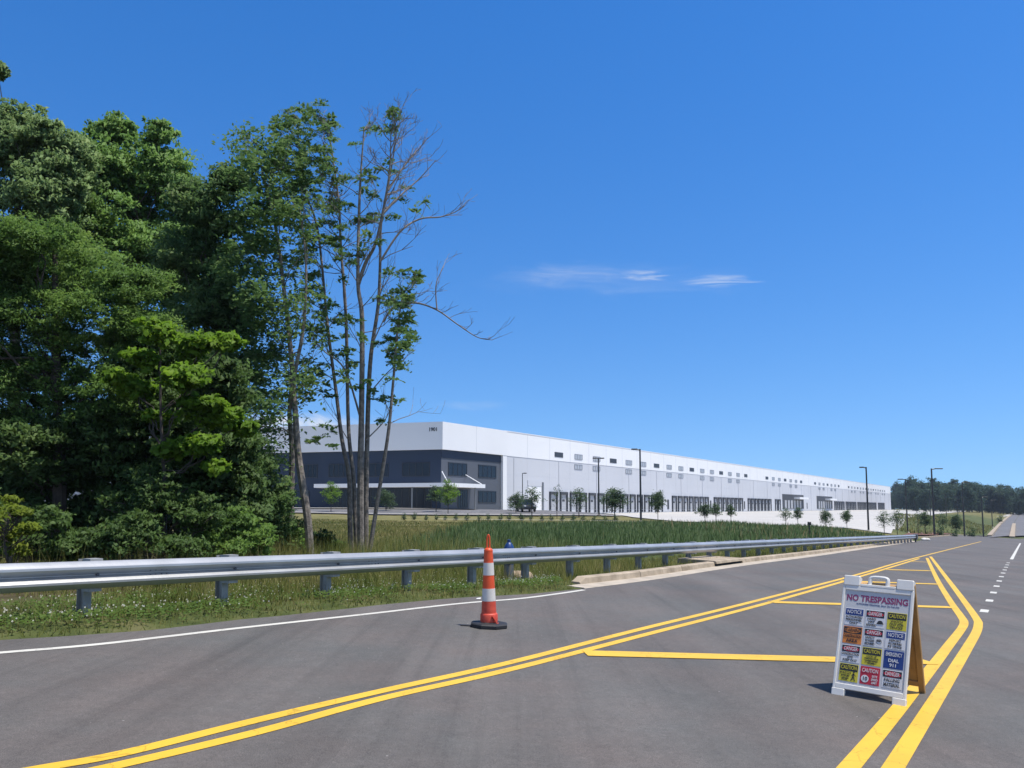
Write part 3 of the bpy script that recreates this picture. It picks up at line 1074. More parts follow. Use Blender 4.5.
DEP = 150.0
mb = MB()
mb.box(OFF, LEN, -DEP, 0, -4, HB, 0, MW)
wbuild(mb, 'lower_wall', MT['wall_grey'])
mb = MB()
mb.box(OFF + .6, LEN - .01, -DEP, 0.06, HB, H, 0, MW)
mb.box(OFF + .6, LEN, -0.3, 0.12, H, H + 0.12, 0, MW)
wbuild(mb, 'upper_wall', MT['wall_white'])
mb = MB()
mb.box(LFT, 190, -60, 0, -3, HB, 0, ML); mb.box(LFT, 190, -60, 0.06, HB, H - 0.4, 1, ML)
wbuild(mb, 'end_wall', [MT['wall_end_grey'], MT['wall_white']])
# office block: dark body and the white parapet box standing proud
mb = MB()
body = [Vector((0, 0, -3)), WD * OFF + Vector((0, 0, -3)), WD * OFF - WN * 30 + Vector((0, 0, -3)), WL * LFT - WLN * 30 + Vector((0, 0, -3)), WL * LFT + Vector((0, 0, -3))]
mb.prism(body, (0, 0, 3 + HB))
wbuild(mb, 'office_wall', MT['slate'])
mb = MB()
mb.box(0.02, LFT, 0.0, 0.10, -3, HB, 0, ML)
mb.box(0.0, OFF, 0.0, 0.09, 8.15, HB, 0, MW)
wbuild(mb, 'navy_cladding', MT['navy'])
mb = MB()
corner = (WN + WLN) * (0.55 / (1 + WN.dot(WLN)))
top = [corner, WD * (OFF + .6) + WN * 0.55, WD * (OFF + .6) - WN * 28, WL * LFT - WLN * 28, WL * LFT + WLN * 0.55]
mb.prism([p + Vector((0, 0, HB)) for p in top], (0, 0, H - HB))
wbuild(mb, 'parapet', MT['wall_white'])
mb = MB()
mb.box(OFF - 0.7, OFF + 0.55, -0.2, 0.5, -3, HB, 0, MW)
wbuild(mb, 'pilaster', MT['wall_white'])
# canopy round the corner
mb = MB()
cz0, cz1 = 3.35, 3.98
pts = [WL * 21.5 + WLN * 3.0, (WN + WLN) * (3.0 / (1 + WN.dot(WLN))), WD * 8.2 + WN * 3.0, WD * 8.2 + WN * 0.1, (WN + WLN) * (0.1 / (1 + WN.dot(WLN))), WL * 21.5 + WLN * 0.1]
mb.prism([p + Vector((0, 0, cz0)) for p in pts], (0, 0, cz1 - cz0))
can = wbuild(mb, 'canopy', MT['wall_white'])
for p, q in ((WN * 2.6 + WLN * 2.6, Vector((0, 0, 5.9)) + WN * 0.3 + WLN * 0.3), (WD * 7.6 + WN * 2.7, WD * 6.4 + WN * 0.2 + Vector((0, 0, 5.6)))):
    mb = MB(); mb.tube([p + Vector((0, 0, cz1)), q], 0.07, 6); mb.build('tie_rod', MT['wall_white'], can)
for p in (WN * 2.5 + WD * 6.0, WLN * 2.5 + WL * 4, WLN * 2.5 + WL * 14):
    mb = MB(); mb.tube([p + Vector((0, 0, -0.5)), p + Vector((0, 0, cz0))], 0.13, 8); mb.build('canopy_post', MT['steel_grey'], can)


def window(l0, l1, h0, h1, M, out, mull=4, glass='glass', fr='frame_dark', parent=wh):
    mb = MB()
    t = 0.12
    a = 0.0
    mb.box(l0, l1, out - .02, out + .06, h0, h0 + t, 0, M); mb.box(l0, l1, out - .02, out + .06, h1 - t, h1, 0, M)
    for k in range(mull + 1):
        x = l0 + (l1 - l0 - t) * k / mull
        mb.box(x, x + t, out - .02, out + .055, h0 + t, h1 - t, 0, M)
    w = wbuild(mb, 'window', MT[fr], parent)
    mb = MB()
    mb.box(l0 + .02, l1 - .02, out - .06, out + .012, h0 + .02, h1 - .02, 0, M)
    wbuild(mb, 'pane', MT[glass], w)
    return w


for a, c in ((1.8, 7.0), (10.3, 15.8)):
    window(a, c, 5.3, 7.5, MW, 0.03)
window(10.3, 15.8, 0.9, 3.0, MW, 0.03)
window(4.5, 7.2, 0.0, 3.1, MW, 0.03)


def left_l(x):                                    # distance along the office front from a photo column
    a = (x - 512) / F
    return (a * 130.0 + 11.5) / (WL.x - a * WL.y)


for x0, x1 in ((402.4, 430), (363, 389), (329, 349), (299, 318)):
    window(left_l(x1), left_l(x0), 5.15, 7.45, ML, 0.13)
window(1.5, 9.5, 0.0, 3.2, ML, 0.13, 6)
window(11, 19.5, 0.0, 3.2, ML, 0.13, 6)
window(24, 38, 0.6, 3.0, ML, 0.13, 8)


def textmesh(txt, size, M, mat, name, parent, sx=1.0, depth=0.004, align='CENTER', offx=0.012):
    cu = bpy.data.curves.new('t', 'FONT')
    cu.body = txt; cu.size = size; cu.extrude = depth; cu.align_x = align; cu.align_y = 'CENTER'; cu.offset = offx * size; cu.resolution_u = 3
    to = bpy.data.objects.new('t', cu)
    COL.objects.link(to)
    dg = bpy.context.evaluated_depsgraph_get(); dg.update()
    me = bpy.data.meshes.new_from_object(to.evaluated_get(dg))
    bpy.data.objects.remove(to)
    me.transform(M @ Matrix.Diagonal((sx, 1, 1, 1)))
    me.materials.clear(); me.materials.append(mat)
    o = bpy.data.objects.new(name, me); COL.objects.link(o)
    if parent is not None: o.parent = parent
    return o


# text matrix: text x -> -WL (reading left to right when facing the front), y -> up, z -> outwards
TM = Matrix(((-WL.x, 0, WLN.x, 0), (-WL.y, 0, WLN.y, 0), (0, 1, 0, 0), (0, 0, 0, 1)))
pos = WL * 1.25 + WLN * 0.58 + Vector((0, 0, 12.75))
textmesh('1901', 0.85, Matrix.Translation(pos) @ TM, MT['letters'], 'street_number', wh, 0.95, 0.03, offx=0.02)

# clerestory windows: one dark louvre to two pale windows, each pale pair repeated lower down
SP = 8.35
for k in range(52):
    l = 38.3 + SP * k
    if l > LEN - 22: break
    darkw = k % 3 == 0
    grp = k // 3
    if not darkw and grp in (5, 8, 11): continue
    mb = MB()
    mb.box(l - 1.7, l + 1.7, -.1, .12, 10.25, 11.25, 0, MW)
    if darkw:
        w = wbuild(mb, 'louvre', MT['louver_dark'])
    else:
        w = wbuild(mb, 'window', MT['pale_glass'])
        mb = MB()
        for q in (-1.7, -0.62, 0.52, 1.6): mb.box(l + q, l + q + .12, .1, .16, 10.2, 11.3, 0, MW)
        for q in (10.2, 11.2): mb.box(l - 1.7, l + 1.72, .1, .15, q, q + .1, 0, MW)
        wbuild(mb, 'window_frame', MT['win_frame'], w)
        mb = MB()
        mb.box(l - 1.7, l + 1.7, -.1, .05, 8.15, 9.1, 0, MW)
        w = wbuild(mb, 'window', MT['pale_glass'])
        mb = MB()
        for q in (-1.7, -0.62, 0.52, 1.6): mb.box(l + q, l + q + .12, .03, .10, 8.1, 9.15, 0, MW)
        for q in (8.1, 9.05): mb.box(l - 1.7, l + 1.72, .03, .09, q, q + .1, 0, MW)
        wbuild(mb, 'window_frame', MT['win_frame'], w)

# dock doors: one prototype copied along the wall
mb = MB()
mb.box(-1.5, -1.18, 0, .3, -0.35, 3.2, 0, MW); mb.box(1.18, 1.5, 0, .3, -0.35, 3.2, 0, MW); mb.box(-1.5, 1.5, 0, .34, 2.72, 3.25, 0, MW)
mb.box(-1.18, 1.18, -0.02, .03, -0.3, 2.72, 1, MW)
for q in (0.45, 1.2, 1.95): mb.box(-1.15, 1.15, .03, .045, q, q + .05, 2, MW)
mb.box(-0.5, 0.5, .03, .05, 1.3, 1.75, 0, MW)
mb.box(-1.5, -1.2, .0, .32, -0.95, -0.4, 0, MW); mb.box(1.2, 1.5, .0, .32, -0.95, -0.4, 0, MW)
dock0 = flipfix(mb.build('dock_door', [MT['seal'], MT['dock_panel'], MT['joint']], wh))
doors = [36 + 4.17 * k for k in range(14)] + [99.9 + 4.17 * k for k in range(7)] + [132.8 + 4.17 * k for k in range(7)] + [166.5 + 4.17 * k for k in range(7)] + [200, 204.2]
doors += [303.5 + 4.17 * k for k in range(6)] + [331 + 4.17 * k for k in range(7)] + [363 + 4.17 * k for k in range(7)] + [395 + 4.17 * k for k in range(7)] + [430 + 4.17 * k for k in range(6)]
for i, l in enumerate(doors):
    o = dock0 if i == 0 else dock0.copy()
    if i: COL.objects.link(o); o.parent = wh
    o.location = WD * l
# two deep loading bays with a dark surround
for l0, l1 in ((209, 242), (266, 298)):
    mb = MB()
    mb.box(l0, l1, -.5, .12, -0.3, 5.3, 0, MW)
    bay = wbuild(mb, 'loading_bay', MT['seal'])
    mb = MB()
    mb.box(l0 + (l1 - l0) * .52, l1 - 1, .1, 2.4, 3.5, 4.3, 0, MW)
    wbuild(mb, 'bay_canopy', MT['wall_white'], bay)
    for k in range(6):
        mb = MB(); x = l0 + 3 + k * 4.6
        mb.box(x, x + 2.6, .1, .16, -0.2, 3.0, 0, MW)
        wbuild(mb, 'bay_door', MT['dock_panel'], bay)
for l in (24.5, 95.8, 128.6, 161.5, 248):        # man doors
    mb = MB(); mb.box(l - .55, l + .55, -.05, .07, -0.3, 2.2, 0, MW)
    wbuild(mb, 'man_door', MT['seal'])
mb = MB(); mb.box(26.6, 31.6, -.05, .05, -1.2, 4.2, 0, MW); mb.box(26.4, 31.8, -.05, .11, 4.2, 5.3, 1, MW); mb.box(31.6, 32.0, -.05, .3, -1.2, 5.0, 2, MW)
wbuild(mb, 'drive_in_door', [MT['wall_white'], MT['joint'], MT['steel_grey']])
for k in range(28):                              # downspouts at every second panel joint
    l = 21.6 + 16.7 * k
    if l > LEN: break
    mb = MB(); mb.box(l, l + .12, .0, .09, -1.2, HB - 0.2, 0, MW)
    wbuild(mb, 'downspout', MT['joint'])
mb = MB()
for k in range(1, 57):                           # tilt-panel joints
    l = OFF + SP * k
    if l > LEN: break
    mb.box(l - .03, l + .03, -.05, .075, HB, H, 0, MW); mb.box(l - .03, l + .03, -.05, .012, -1, HB, 0, MW)
for q in (3.9, 6.1): mb.box(OFF + .6, LEN, -.05, .009, q, q + .06, 0, MW)
for l in (9.0,): mb.box(l - .03, l + .03, .5, .565, HB, H, 0, MW)
wbuild(mb, 'panel_joints', MT['joint'])

# ------------------------------------------------------------------ guardrail
rail_top_px = [(-250, 565.5), (-120, 564.5), (0, 563.5), (130, 562.2), (260, 560.0), (390, 556.8), (520, 552.8), (640, 547.6), (760, 541.6), (800, 539.2), (860, 535.8), (900, 533.2), (915, 532.2)]
RT = []
for x, y in rail_top_px:
    D = rail_depth(x); p = at(x, y, D); RT.append(Vector((p.x, p.y, 0)))
RP = resample(spline(RT, 10), 1.905 / 5)
# start so that a post stands at photo column 100
p100 = at(100, 563, rail_depth(100))
k0 = min(range(len(RP)), key=lambda i: (Vector((RP[i].x, RP[i].y, 0)) - Vector((p100.x, p100.y, 0))).length)
gr = thing('guardrail', 'galvanised steel guardrail curving along the grass verge of the road', 'guardrail', (RP[k0].x, RP[k0].y, plane_z(RP[k0].x, RP[k0].y)))
GO = Vector(gr.location)
RTOP = 0.655
prof = [(0.0, 0.0), (0.018, -0.008), (0.055, -0.045), (0.078, -0.062), (0.080, -0.085), (0.058, -0.108), (0.016, -0.140), (0.0, -0.150), (0.0, -0.162),
        (0.016, -0.172), (0.058, -0.204), (0.080, -0.227), (0.078, -0.250), (0.055, -0.267), (0.018, -0.304), (0.0, -0.312)]
# outer rolled crests catch the light: the beam bulges towards the road twice
prof = [(-0.010, -0.004)] + [(a, b_ - 0.0) for a, b_ in prof] + [(-0.010, -0.308)]


def rail_pt(i, out, h):
    n, t = perp(RP, i)
    p = RP[i] - n * out
    return Vector((p.x, p.y, plane_z(RP[i].x, RP[i].y) + h)) - GO


mb = MB()
vs = []
for i in range(len(RP)):
    for o_, h in prof: vs.append(rail_pt(i, o_, RTOP + h))
k = len(prof)
fs = [(i * k + j, i * k + k + j, i * k + k + j + 1, i * k + j + 1) for i in range(len(RP) - 1) for j in range(k - 1)]
mb.add(vs, fs)
beam = mb.build('rail_beam', MT['galv'], gr, smooth=True)
md = beam.modifiers.new('thickness', 'SOLIDIFY'); md.thickness = 0.004
si = 0
for i in range(k0 % 5, len(RP) - 1, 5):
    n, t = perp(RP, i)
    base = RP[i] + n * 0.02
    zb = max(plane_z(base.x, base.y), tz(base.x, base.y)) - 0.4
    zt = plane_z(RP[i].x, RP[i].y) + RTOP + 0.015
    M = Matrix(((t.x, n.x, 0, base.x - GO.x), (t.y, n.y, 0, base.y - GO.y), (0, 0, 1, -GO.z), (0, 0, 0, 1)))
    mb = MB()
    # I-section post behind a spacer block
    y0 = 0.17
    mb.box(-.05, .05, y0, y0 + .008, zb, zt, 0, M); mb.box(-.05, .05, y0 + .142, y0 + .15, zb, zt, 0, M); mb.box(-.004, .004, y0 + .008, y0 + .142, zb, zt, 0, M)
    po = mb.build('post', MT['galv_post'], gr)
    mb = MB(); mb.box(-.075, .075, 0.0, y0 - .002, zt - .37, zt + 0.012, 0, M)
    mb.build('spacer_block', MT['galv_post'], po)
    mb = MB()
    zc = zt - 0.015 - 0.156
    mb.tube([M @ Vector((0.0, -0.024, zc + 0)), M @ Vector((0.0, -0.046, zc))], 0.020, 6)
    mb.build('bolt', MT['bolt'], po)
    si += 1
for i in range((k0 + 2) % 10, len(RP) - 2, 10):  # splice bolts between the posts
    n, t = perp(RP, i)
    mb = MB()
    for dx in (-.11, -.04, .04, .11):
        for h in (-0.125, -0.185):
            p = rail_pt(i, 0.028, RTOP + h) + t * dx
            mb.tube([p + n * .015, p - n * .012], 0.011, 6)
    mb.build('splice_bolts', MT['bolt'], gr)
# end terminal
i = len(RP) - 1
n, t = perp(RP, i)
mb = MB()
M = Matrix(((t.x, n.x, 0, RP[i].x - GO.x), (t.y, n.y, 0, RP[i].y - GO.y), (0, 0, 1, plane_z(RP[i].x, RP[i].y) - GO.z), (0, 0, 0, 1)))
mb.bbox(-0.1, 0.5, -0.16, 0.16, RTOP - .42, RTOP + .06, 0.03, 0, M)
mb.bbox(0.05, 0.25, -0.06, 0.06, -0.3, RTOP - .42, 0.02, 0, M)
mb.build('end_terminal', MT['bolt'], gr)

# ------------------------------------------------------------------ orange channelizer post
cp0 = g(489, 627)
tc_ = thing('traffic_delineator', 'orange tube delineator with two white reflective bands on black rubber base', 'traffic cone', cp0)
tilt = Vector((0, 0, 1)).rotation_difference(PN).to_matrix().to_4x4()
cone_tilt = Matrix.Rotation(R(-0.6), 4, 'Y')
mb = MB()
a8 = [(0.245 * math.cos(R(22.5 + 45 * k)) * 1.0, 0.245 * math.sin(R(22.5 + 45 * k)), 0) for k in range(8)]
for k, (s, z) in enumerate(((1.0, 0.0), (1.0, 0.03), (0.9, 0.055), (0.5, 0.065))):
    pass
rings = [[Vector((p[0] * s, p[1] * s, z)) for p in a8] for s, z in ((0.98, 0.002), (1.0, 0.012), (1.0, 0.042), (0.93, 0.055), (0.5, 0.062), (0.36, 0.085))]
vs = [tilt @ p for r_ in rings for p in r_]
fs = [tuple(range(7, -1, -1)), tuple(range(40, 48))]
for k in range(5):
    for i in range(8): fs.append((k * 8 + i, k * 8 + (i + 1) % 8, k * 8 + 8 + (i + 1) % 8, k * 8 + 8 + i))
mb.add(vs, fs)
mb.build('rubber_base', MT['rubber'], tc_)
mb = MB()
lug = Matrix.Translation((0, 0, 0))
mb.bbox(-0.36, -0.2, -0.03, 0.0, 0.004, 0.016, 0.004, 0, tilt)
mb.build('carry_tab', MT['rubber'], tc_)


def rr(h):                                        # body radius at height h
    return 0.094 - 0.040 * max(0, h - 0.14) / 0.83


def cone_part(hs, mat, name, extra=0.0, parent=None):
    mb = MB()
    prof_ = [(rr(h) + extra, h) for h in hs]
    mb.lathe(prof_, 28)
    o = mb.build(name, mat, parent or tc_, smooth=True)
    o.data.transform(cone_tilt)
    return o


body = cone_part([0.055, 0.15, 0.32, 0.5, 0.66, 0.82, 0.945], MT['cone'], 'tube_body')
cone_part([0.17, 0.20, 0.322], MT['cone_scuff'], 'lower_sleeve', 0.0018)
mb = MB(); mb.lathe([(0.098, .06), (.110, .068), (.110, .155), (.102, .17), (.094, .175)], 28)
mb.build('collar', MT['cone_scuff'], tc_, smooth=True)
for h0, h1 in ((0.325, 0.48), (0.645, 0.80)):
    cone_part([h0, h0 + .004, h1 - .004, h1], MT['cone_band'], 'reflective_band', 0.0025)
mb = MB()
mb.lathe([(0.056, .94), (.058, .952), (.046, .975), (.03, .985)], 24)
mb.build('top_cap', MT['cone'], tc_, smooth=True).data.transform(cone_tilt)
mb = MB()
hp = [(-.016, 0, .975), (-.018, 0, 1.03), (-.015, 0, 1.10), (-.006, 0, 1.14), (.005, 0, 1.145), (.013, 0, 1.12), (.015, 0, 1.07), (.016, 0, 1.02), (.014, 0, .975)]
mb.tube(spline([Vector(p) for p in hp], 4), 0.011, 8)
mb.build('grab_handle', MT['cone'], tc_, smooth=True).data.transform(cone_tilt)
mb = MB()                                        # torn strip on the collar
mb.tube([(0.04, -0.112, 0.15), (0.075, -0.1, 0.10), (0.10, -0.085, 0.05), (0.12, -0.075, 0.06)], [0.01, .012, .012, .006], 6)
mb.build('torn_strip', MT['cone_scuff'], tc_)

# ------------------------------------------------------------------ hydrant and stones
hp_ = at(509, 574, 18.0); hz = tz(hp_.x, hp_.y)
hy = thing('fire_hydrant', 'blue fire hydrant standing in the grass behind the guardrail', 'fire hydrant', (hp_.x, hp_.y, hz))
ks_ = (at(509, 539.5, 18.0).z - hz) / 0.75
hy.scale = (1.08, 1.08, ks_)
mb = MB(); mb.lathe([(0.15, -.1), (.15, .03), (.11, .05), (.103, .1), (.103, .30)], 20); mb.build('base_flange', MT['steel_grey'], hy, smooth=True)
mb = MB(); mb.lathe([(0.10, .29), (.10, .46), (.135, .47), (.135, .50), (.115, .51)], 20); mb.build('barrel', MT['hydrant'], hy, smooth=True)
mb = MB(); mb.lathe([(0.115, .51), (.118, .53), (.105, .60), (.075, .66), (.05, .69), (.035, .70), (.035, .745), (.02, .75)], 20); mb.build('bonnet', MT['hydrant'], hy, smooth=True)
for a, r_ in ((-90, .07), (0, .05), (180, .05)):
    mb = MB(); d = Vector((math.cos(R(a)), math.sin(R(a)), 0))
    mb.tube([d * .08 + Vector((0, 0, .40)), d * .17 + Vector((0, 0, .40))], r_ * .85, 12)
    mb.tube([d * .17 + Vector((0, 0, .40)), d * .21 + Vector((0, 0, .40))], r_, 8)
    mb.build('nozzle_cap', MT['hydrant'], hy)


def rock(name, label, p, s, mat, seed):
    bm = bmesh.new()
    bmesh.ops.create_icosphere(bm, subdivisions=3, radius=1)
    rs = np.random.default_rng(seed)
    ks = rs.normal(size=(7, 3)) * 1.6; ph = rs.random(7) * 6
    for v in bm.verts:
        d = 1 + 0.13 * sum(math.sin(float(np.dot(k_, v.co)) + q) for k_, q in zip(ks, ph)) / 1.6
        v.co = Vector((v.co.x * s[0] * d, v.co.y * s[1] * d, max(v.co.z, -0.5) * s[2] * d))
    me = bpy.data.meshes.new(name); bm.to_mesh(me); bm.free(); me.materials.append(mat)
    o = bpy.data.objects.new(name, me); COL.objects.link(o); o.location = p
    return tag(o, label, 'rock')


q = g(519, 574.5); rock('rock', 'tan rock lying in the grass beside the blue fire hydrant', (q.x, q.y, tz(q.x, q.y) + .05), (.32, .2, .16), MT['rock'], 3)
q = g(926, 540.6); rock('rock', 'pale rock at the far end of the guardrail', (q.x, q.y, tz(q.x, q.y) + .2), (.42, .3, .22), MT['pale_rock'], 4)
q = g(748, 560.5); 
q = g(478, 599.6)
mb = MB(); mb.add([(q.x - .03, q.y, q.z + .012), (q.x + .04, q.y - .02, q.z + .012), (q.x + .045, q.y + .03, q.z + .03), (q.x - .02, q.y + .04, q.z + .02)], [(0, 1, 2), (0, 2, 3)])
tag(mb.build('paper_scrap', MT['debris']), 'small white scrap of litter at the road edge behind the orange delineator', 'litter')

# ------------------------------------------------------------------ A-frame site sign
fr_ = g(905.5, 706.5)
WID = 0.60
ux = Vector((math.cos(R(39)), -math.sin(R(39)), 0))
fl_ = fr_ - ux * WID
fl_.z = plane_z(fl_.x, fl_.y)
ux = (fl_ - fr_).normalized() * -1
uz = Vector((0, 0, 1)); uy = uz.cross(ux).normalized()
uz = ux.cross(uy).normalized()        # away from the viewer
base_c = (fl_ + fr_) / 2
sg = thing('sandwich_board', 'white framed A-frame sign board headed NO TRESPASSING standing on yellow road hatching', 'sign board', base_c)
HT, SPREAD = 1.015, 0.73
lean = math.atan2(SPREAD * 0.5, HT)
upv = (uz * math.cos(lean) + uy * math.sin(lean)).normalized()
nf = ux.cross(upv).normalized()                               # front normal (towards viewer)
if nf.dot(Vector((0, -1, 0))) < 0: nf = -nf
MF = Matrix(((ux.x, upv.x, nf.x, 0), (ux.y, upv.y, nf.y, 0), (ux.z, upv.z, nf.z, 0), (0, 0, 0, 1)))   # (x, up, out)
W2 = WID / 2
SL = HT / math.cos(lean)
mb = MB()
fw = 0.024
mb.bbox(-W2, -W2 + fw, 0.0, SL * .915, -.022, .014, .004, 0, MF)
mb.bbox(W2 - fw, W2, 0.0, SL * .915, -.022, .014, .004, 0, MF)
mb.bbox(-W2 + fw, W2 - fw, 0.055, .10, -.022, .014, .004, 0, MF)
mb.bbox(-W2 + fw, W2 - fw, SL * .875, SL * .915, -.022, .014, .004, 0, MF)
mb.bbox(-W2 - .004, -W2 + .105, -0.01, .055, -.028, .018, .005, 0, MF)
mb.bbox(W2 - .105, W2 + .004, -0.01, .055, -.028, .018, .005, 0, MF)
front = mb.build('front_frame', MT['plastic_white'], sg)
mb = MB()
mb.bbox(-W2 + .004, -W2 + .145, SL * .913, SL * 1.0, -.05, .02, .006, 0, MF)
mb.bbox(W2 - .145, W2 - .004, SL * .913, SL * 1.0, -.05, .02, .006, 0, MF)
mb.bbox(-W2 + .15, W2 - .15, SL * .913, SL * .935, -.045, .016, .004, 0, MF)
mb.build('hinge_block', MT['plastic_white'], sg)
mb = MB()
hh = [(-.075, .925), (-.074, .978), (-.06, 1.0), (0, 1.005), (.06, 1.0), (.074, .978), (.075, .925)]
hv = [MF @ Vector((a - 0.0, SL * c, -.012)) for a, c in hh]
mb.tube(spline(hv, 5), 0.019, 8)
mb.build('carry_handle', MT['plastic_white'], sg, smooth=True)
mb = MB()
PX0, PX1, PY0, PY1 = -W2 + fw, W2 - fw, 0.10, SL * .875
mb.box(PX0, PX1, PY0, PY1, -.012, .003, 0, MF)
panel = mb.build('sign_panel', MT['sheet'], sg)
# rear leaf
upb = (uz * math.cos(lean) - uy * math.sin(lean)).normalized()
nb = (uz * math.sin(lean) + uy * math.cos(lean)).normalized()
offb = uy * SPREAD
MBk = Matrix(((ux.x, upb.x, nb.x, offb.x), (ux.y, upb.y, nb.y, offb.y), (ux.z, upb.z, nb.z, offb.z), (0, 0, 0, 1)))
mb = MB()
mb.bbox(-W2, -W2 + .05, -.045, SL * .97, -.03, .012, .004, 0, MBk)
mb.bbox(W2 - .05, W2, -.045, SL * .97, -.03, .012, .004, 0, MBk)
mb.bbox(-W2 + .05, W2 - .05, .05, .10, -.03, .012, .004, 0, MBk)
mb.bbox(-W2 + .05, W2 - .05, SL * .88, SL * .95, -.03, .012, .004, 0, MBk)
mb.bbox(-W2 + .05, W2 - .05, .10, SL * .88, -.012, .0, .002, 0, MBk)
tag(mb.build('rear_leaf', MT['board'], sg), 'tan rear leaf of the board')


def stext(txt, size, x, y, mat, parent, sx=1.0, out=0.006, maxw=None, name='lettering', off=0.02):
    M = MF @ Matrix.Translation((x, y, out))
    w = size * 0.62 * max(len(t_) for t_ in txt.split('\n'))
    if maxw: sx = min(sx, maxw / w)
    return textmesh(txt, size, M, mat, name, parent, sx, 0.0006, offx=off)


PW, PH = PX1 - PX0, PY1 - PY0
stext('NO TRESPASSING', 0.078, (PX0 + PX1) / 2, PY1 - 0.070, MT['purple_letters'], panel, 1.0, .0045, PW * 1.035, off=0.03)
stext('AUTHORIZED PERSONNEL ONLY ON THIS SITE', 0.017, (PX0 + PX1) / 2 + .01, PY1 - 0.118, MT['blue_panel'], panel, 1.0, .0045, PW * .9, off=0.012)
cols = [PX0 + PW * f_ for f_ in (.178, .5, .825)]
cw = PW * .29
rows_top = PY1 - 0.165
rh = (rows_top - PY0 - 0.012) / 4
notices = [
    [('NOTICE', 'blue_panel', 'white_panel', 'AUTHORIZED\nPERSONNEL\nONLY', 'black_panel', None), ('DANGER', 'danger', 'white_panel', 'HARD\nHAT\nREQUIRED', 'black_panel', 'hat'), ('CAUTION', 'black_panel', 'yellow_panel', 'WATCH\nOUT FOR\nTRUCKS', 'black_panel', None)],
    [('WARNING', 'orange', 'orange_panel', 'CONSTRUCTION\nAREA', 'black_panel', None), ('DANGER', 'danger', 'white_panel', 'SAFETY\nGLASSES\nREQUIRED', 'black_panel', 'face'), ('NOTICE', 'blue_panel', 'white_panel', 'REPORT\nALL INJURIES\nAT ONCE', 'black_panel', None)],
    [('DANGER', 'danger', 'white_panel', 'CONSTRUCTION\nSITE\nKEEP OUT', 'black_panel', None), ('CAUTION', 'black_panel', 'yellow_panel', 'LOOK UP\nWATCH FOR\nOVERHEAD\nWORK', 'black_panel', None), ('EMERGENCY', 'blue_panel', 'blue_panel', 'DIAL\n911', 'white_panel', None)],
    [('CAUTION', 'black_panel', 'yellow_panel', 'WATCH\nYOUR\nSTEP', 'black_panel', 'walk'), ('CAUTION', 'red_panel', 'red_panel', 'SITE\nSPEED\nLIMIT', 'white_panel', 'ten'), ('DANGER', 'danger', 'white_panel', 'FALLING\nMATERIAL', 'black_panel', None)],
]


def disc(mb, x, y, z, rx, ry, n=20):
    mb.poly([MF @ Vector((x + rx * math.cos(2 * math.pi * k / n), y + ry * math.sin(2 * math.pi * k / n), z)) for k in range(n)])


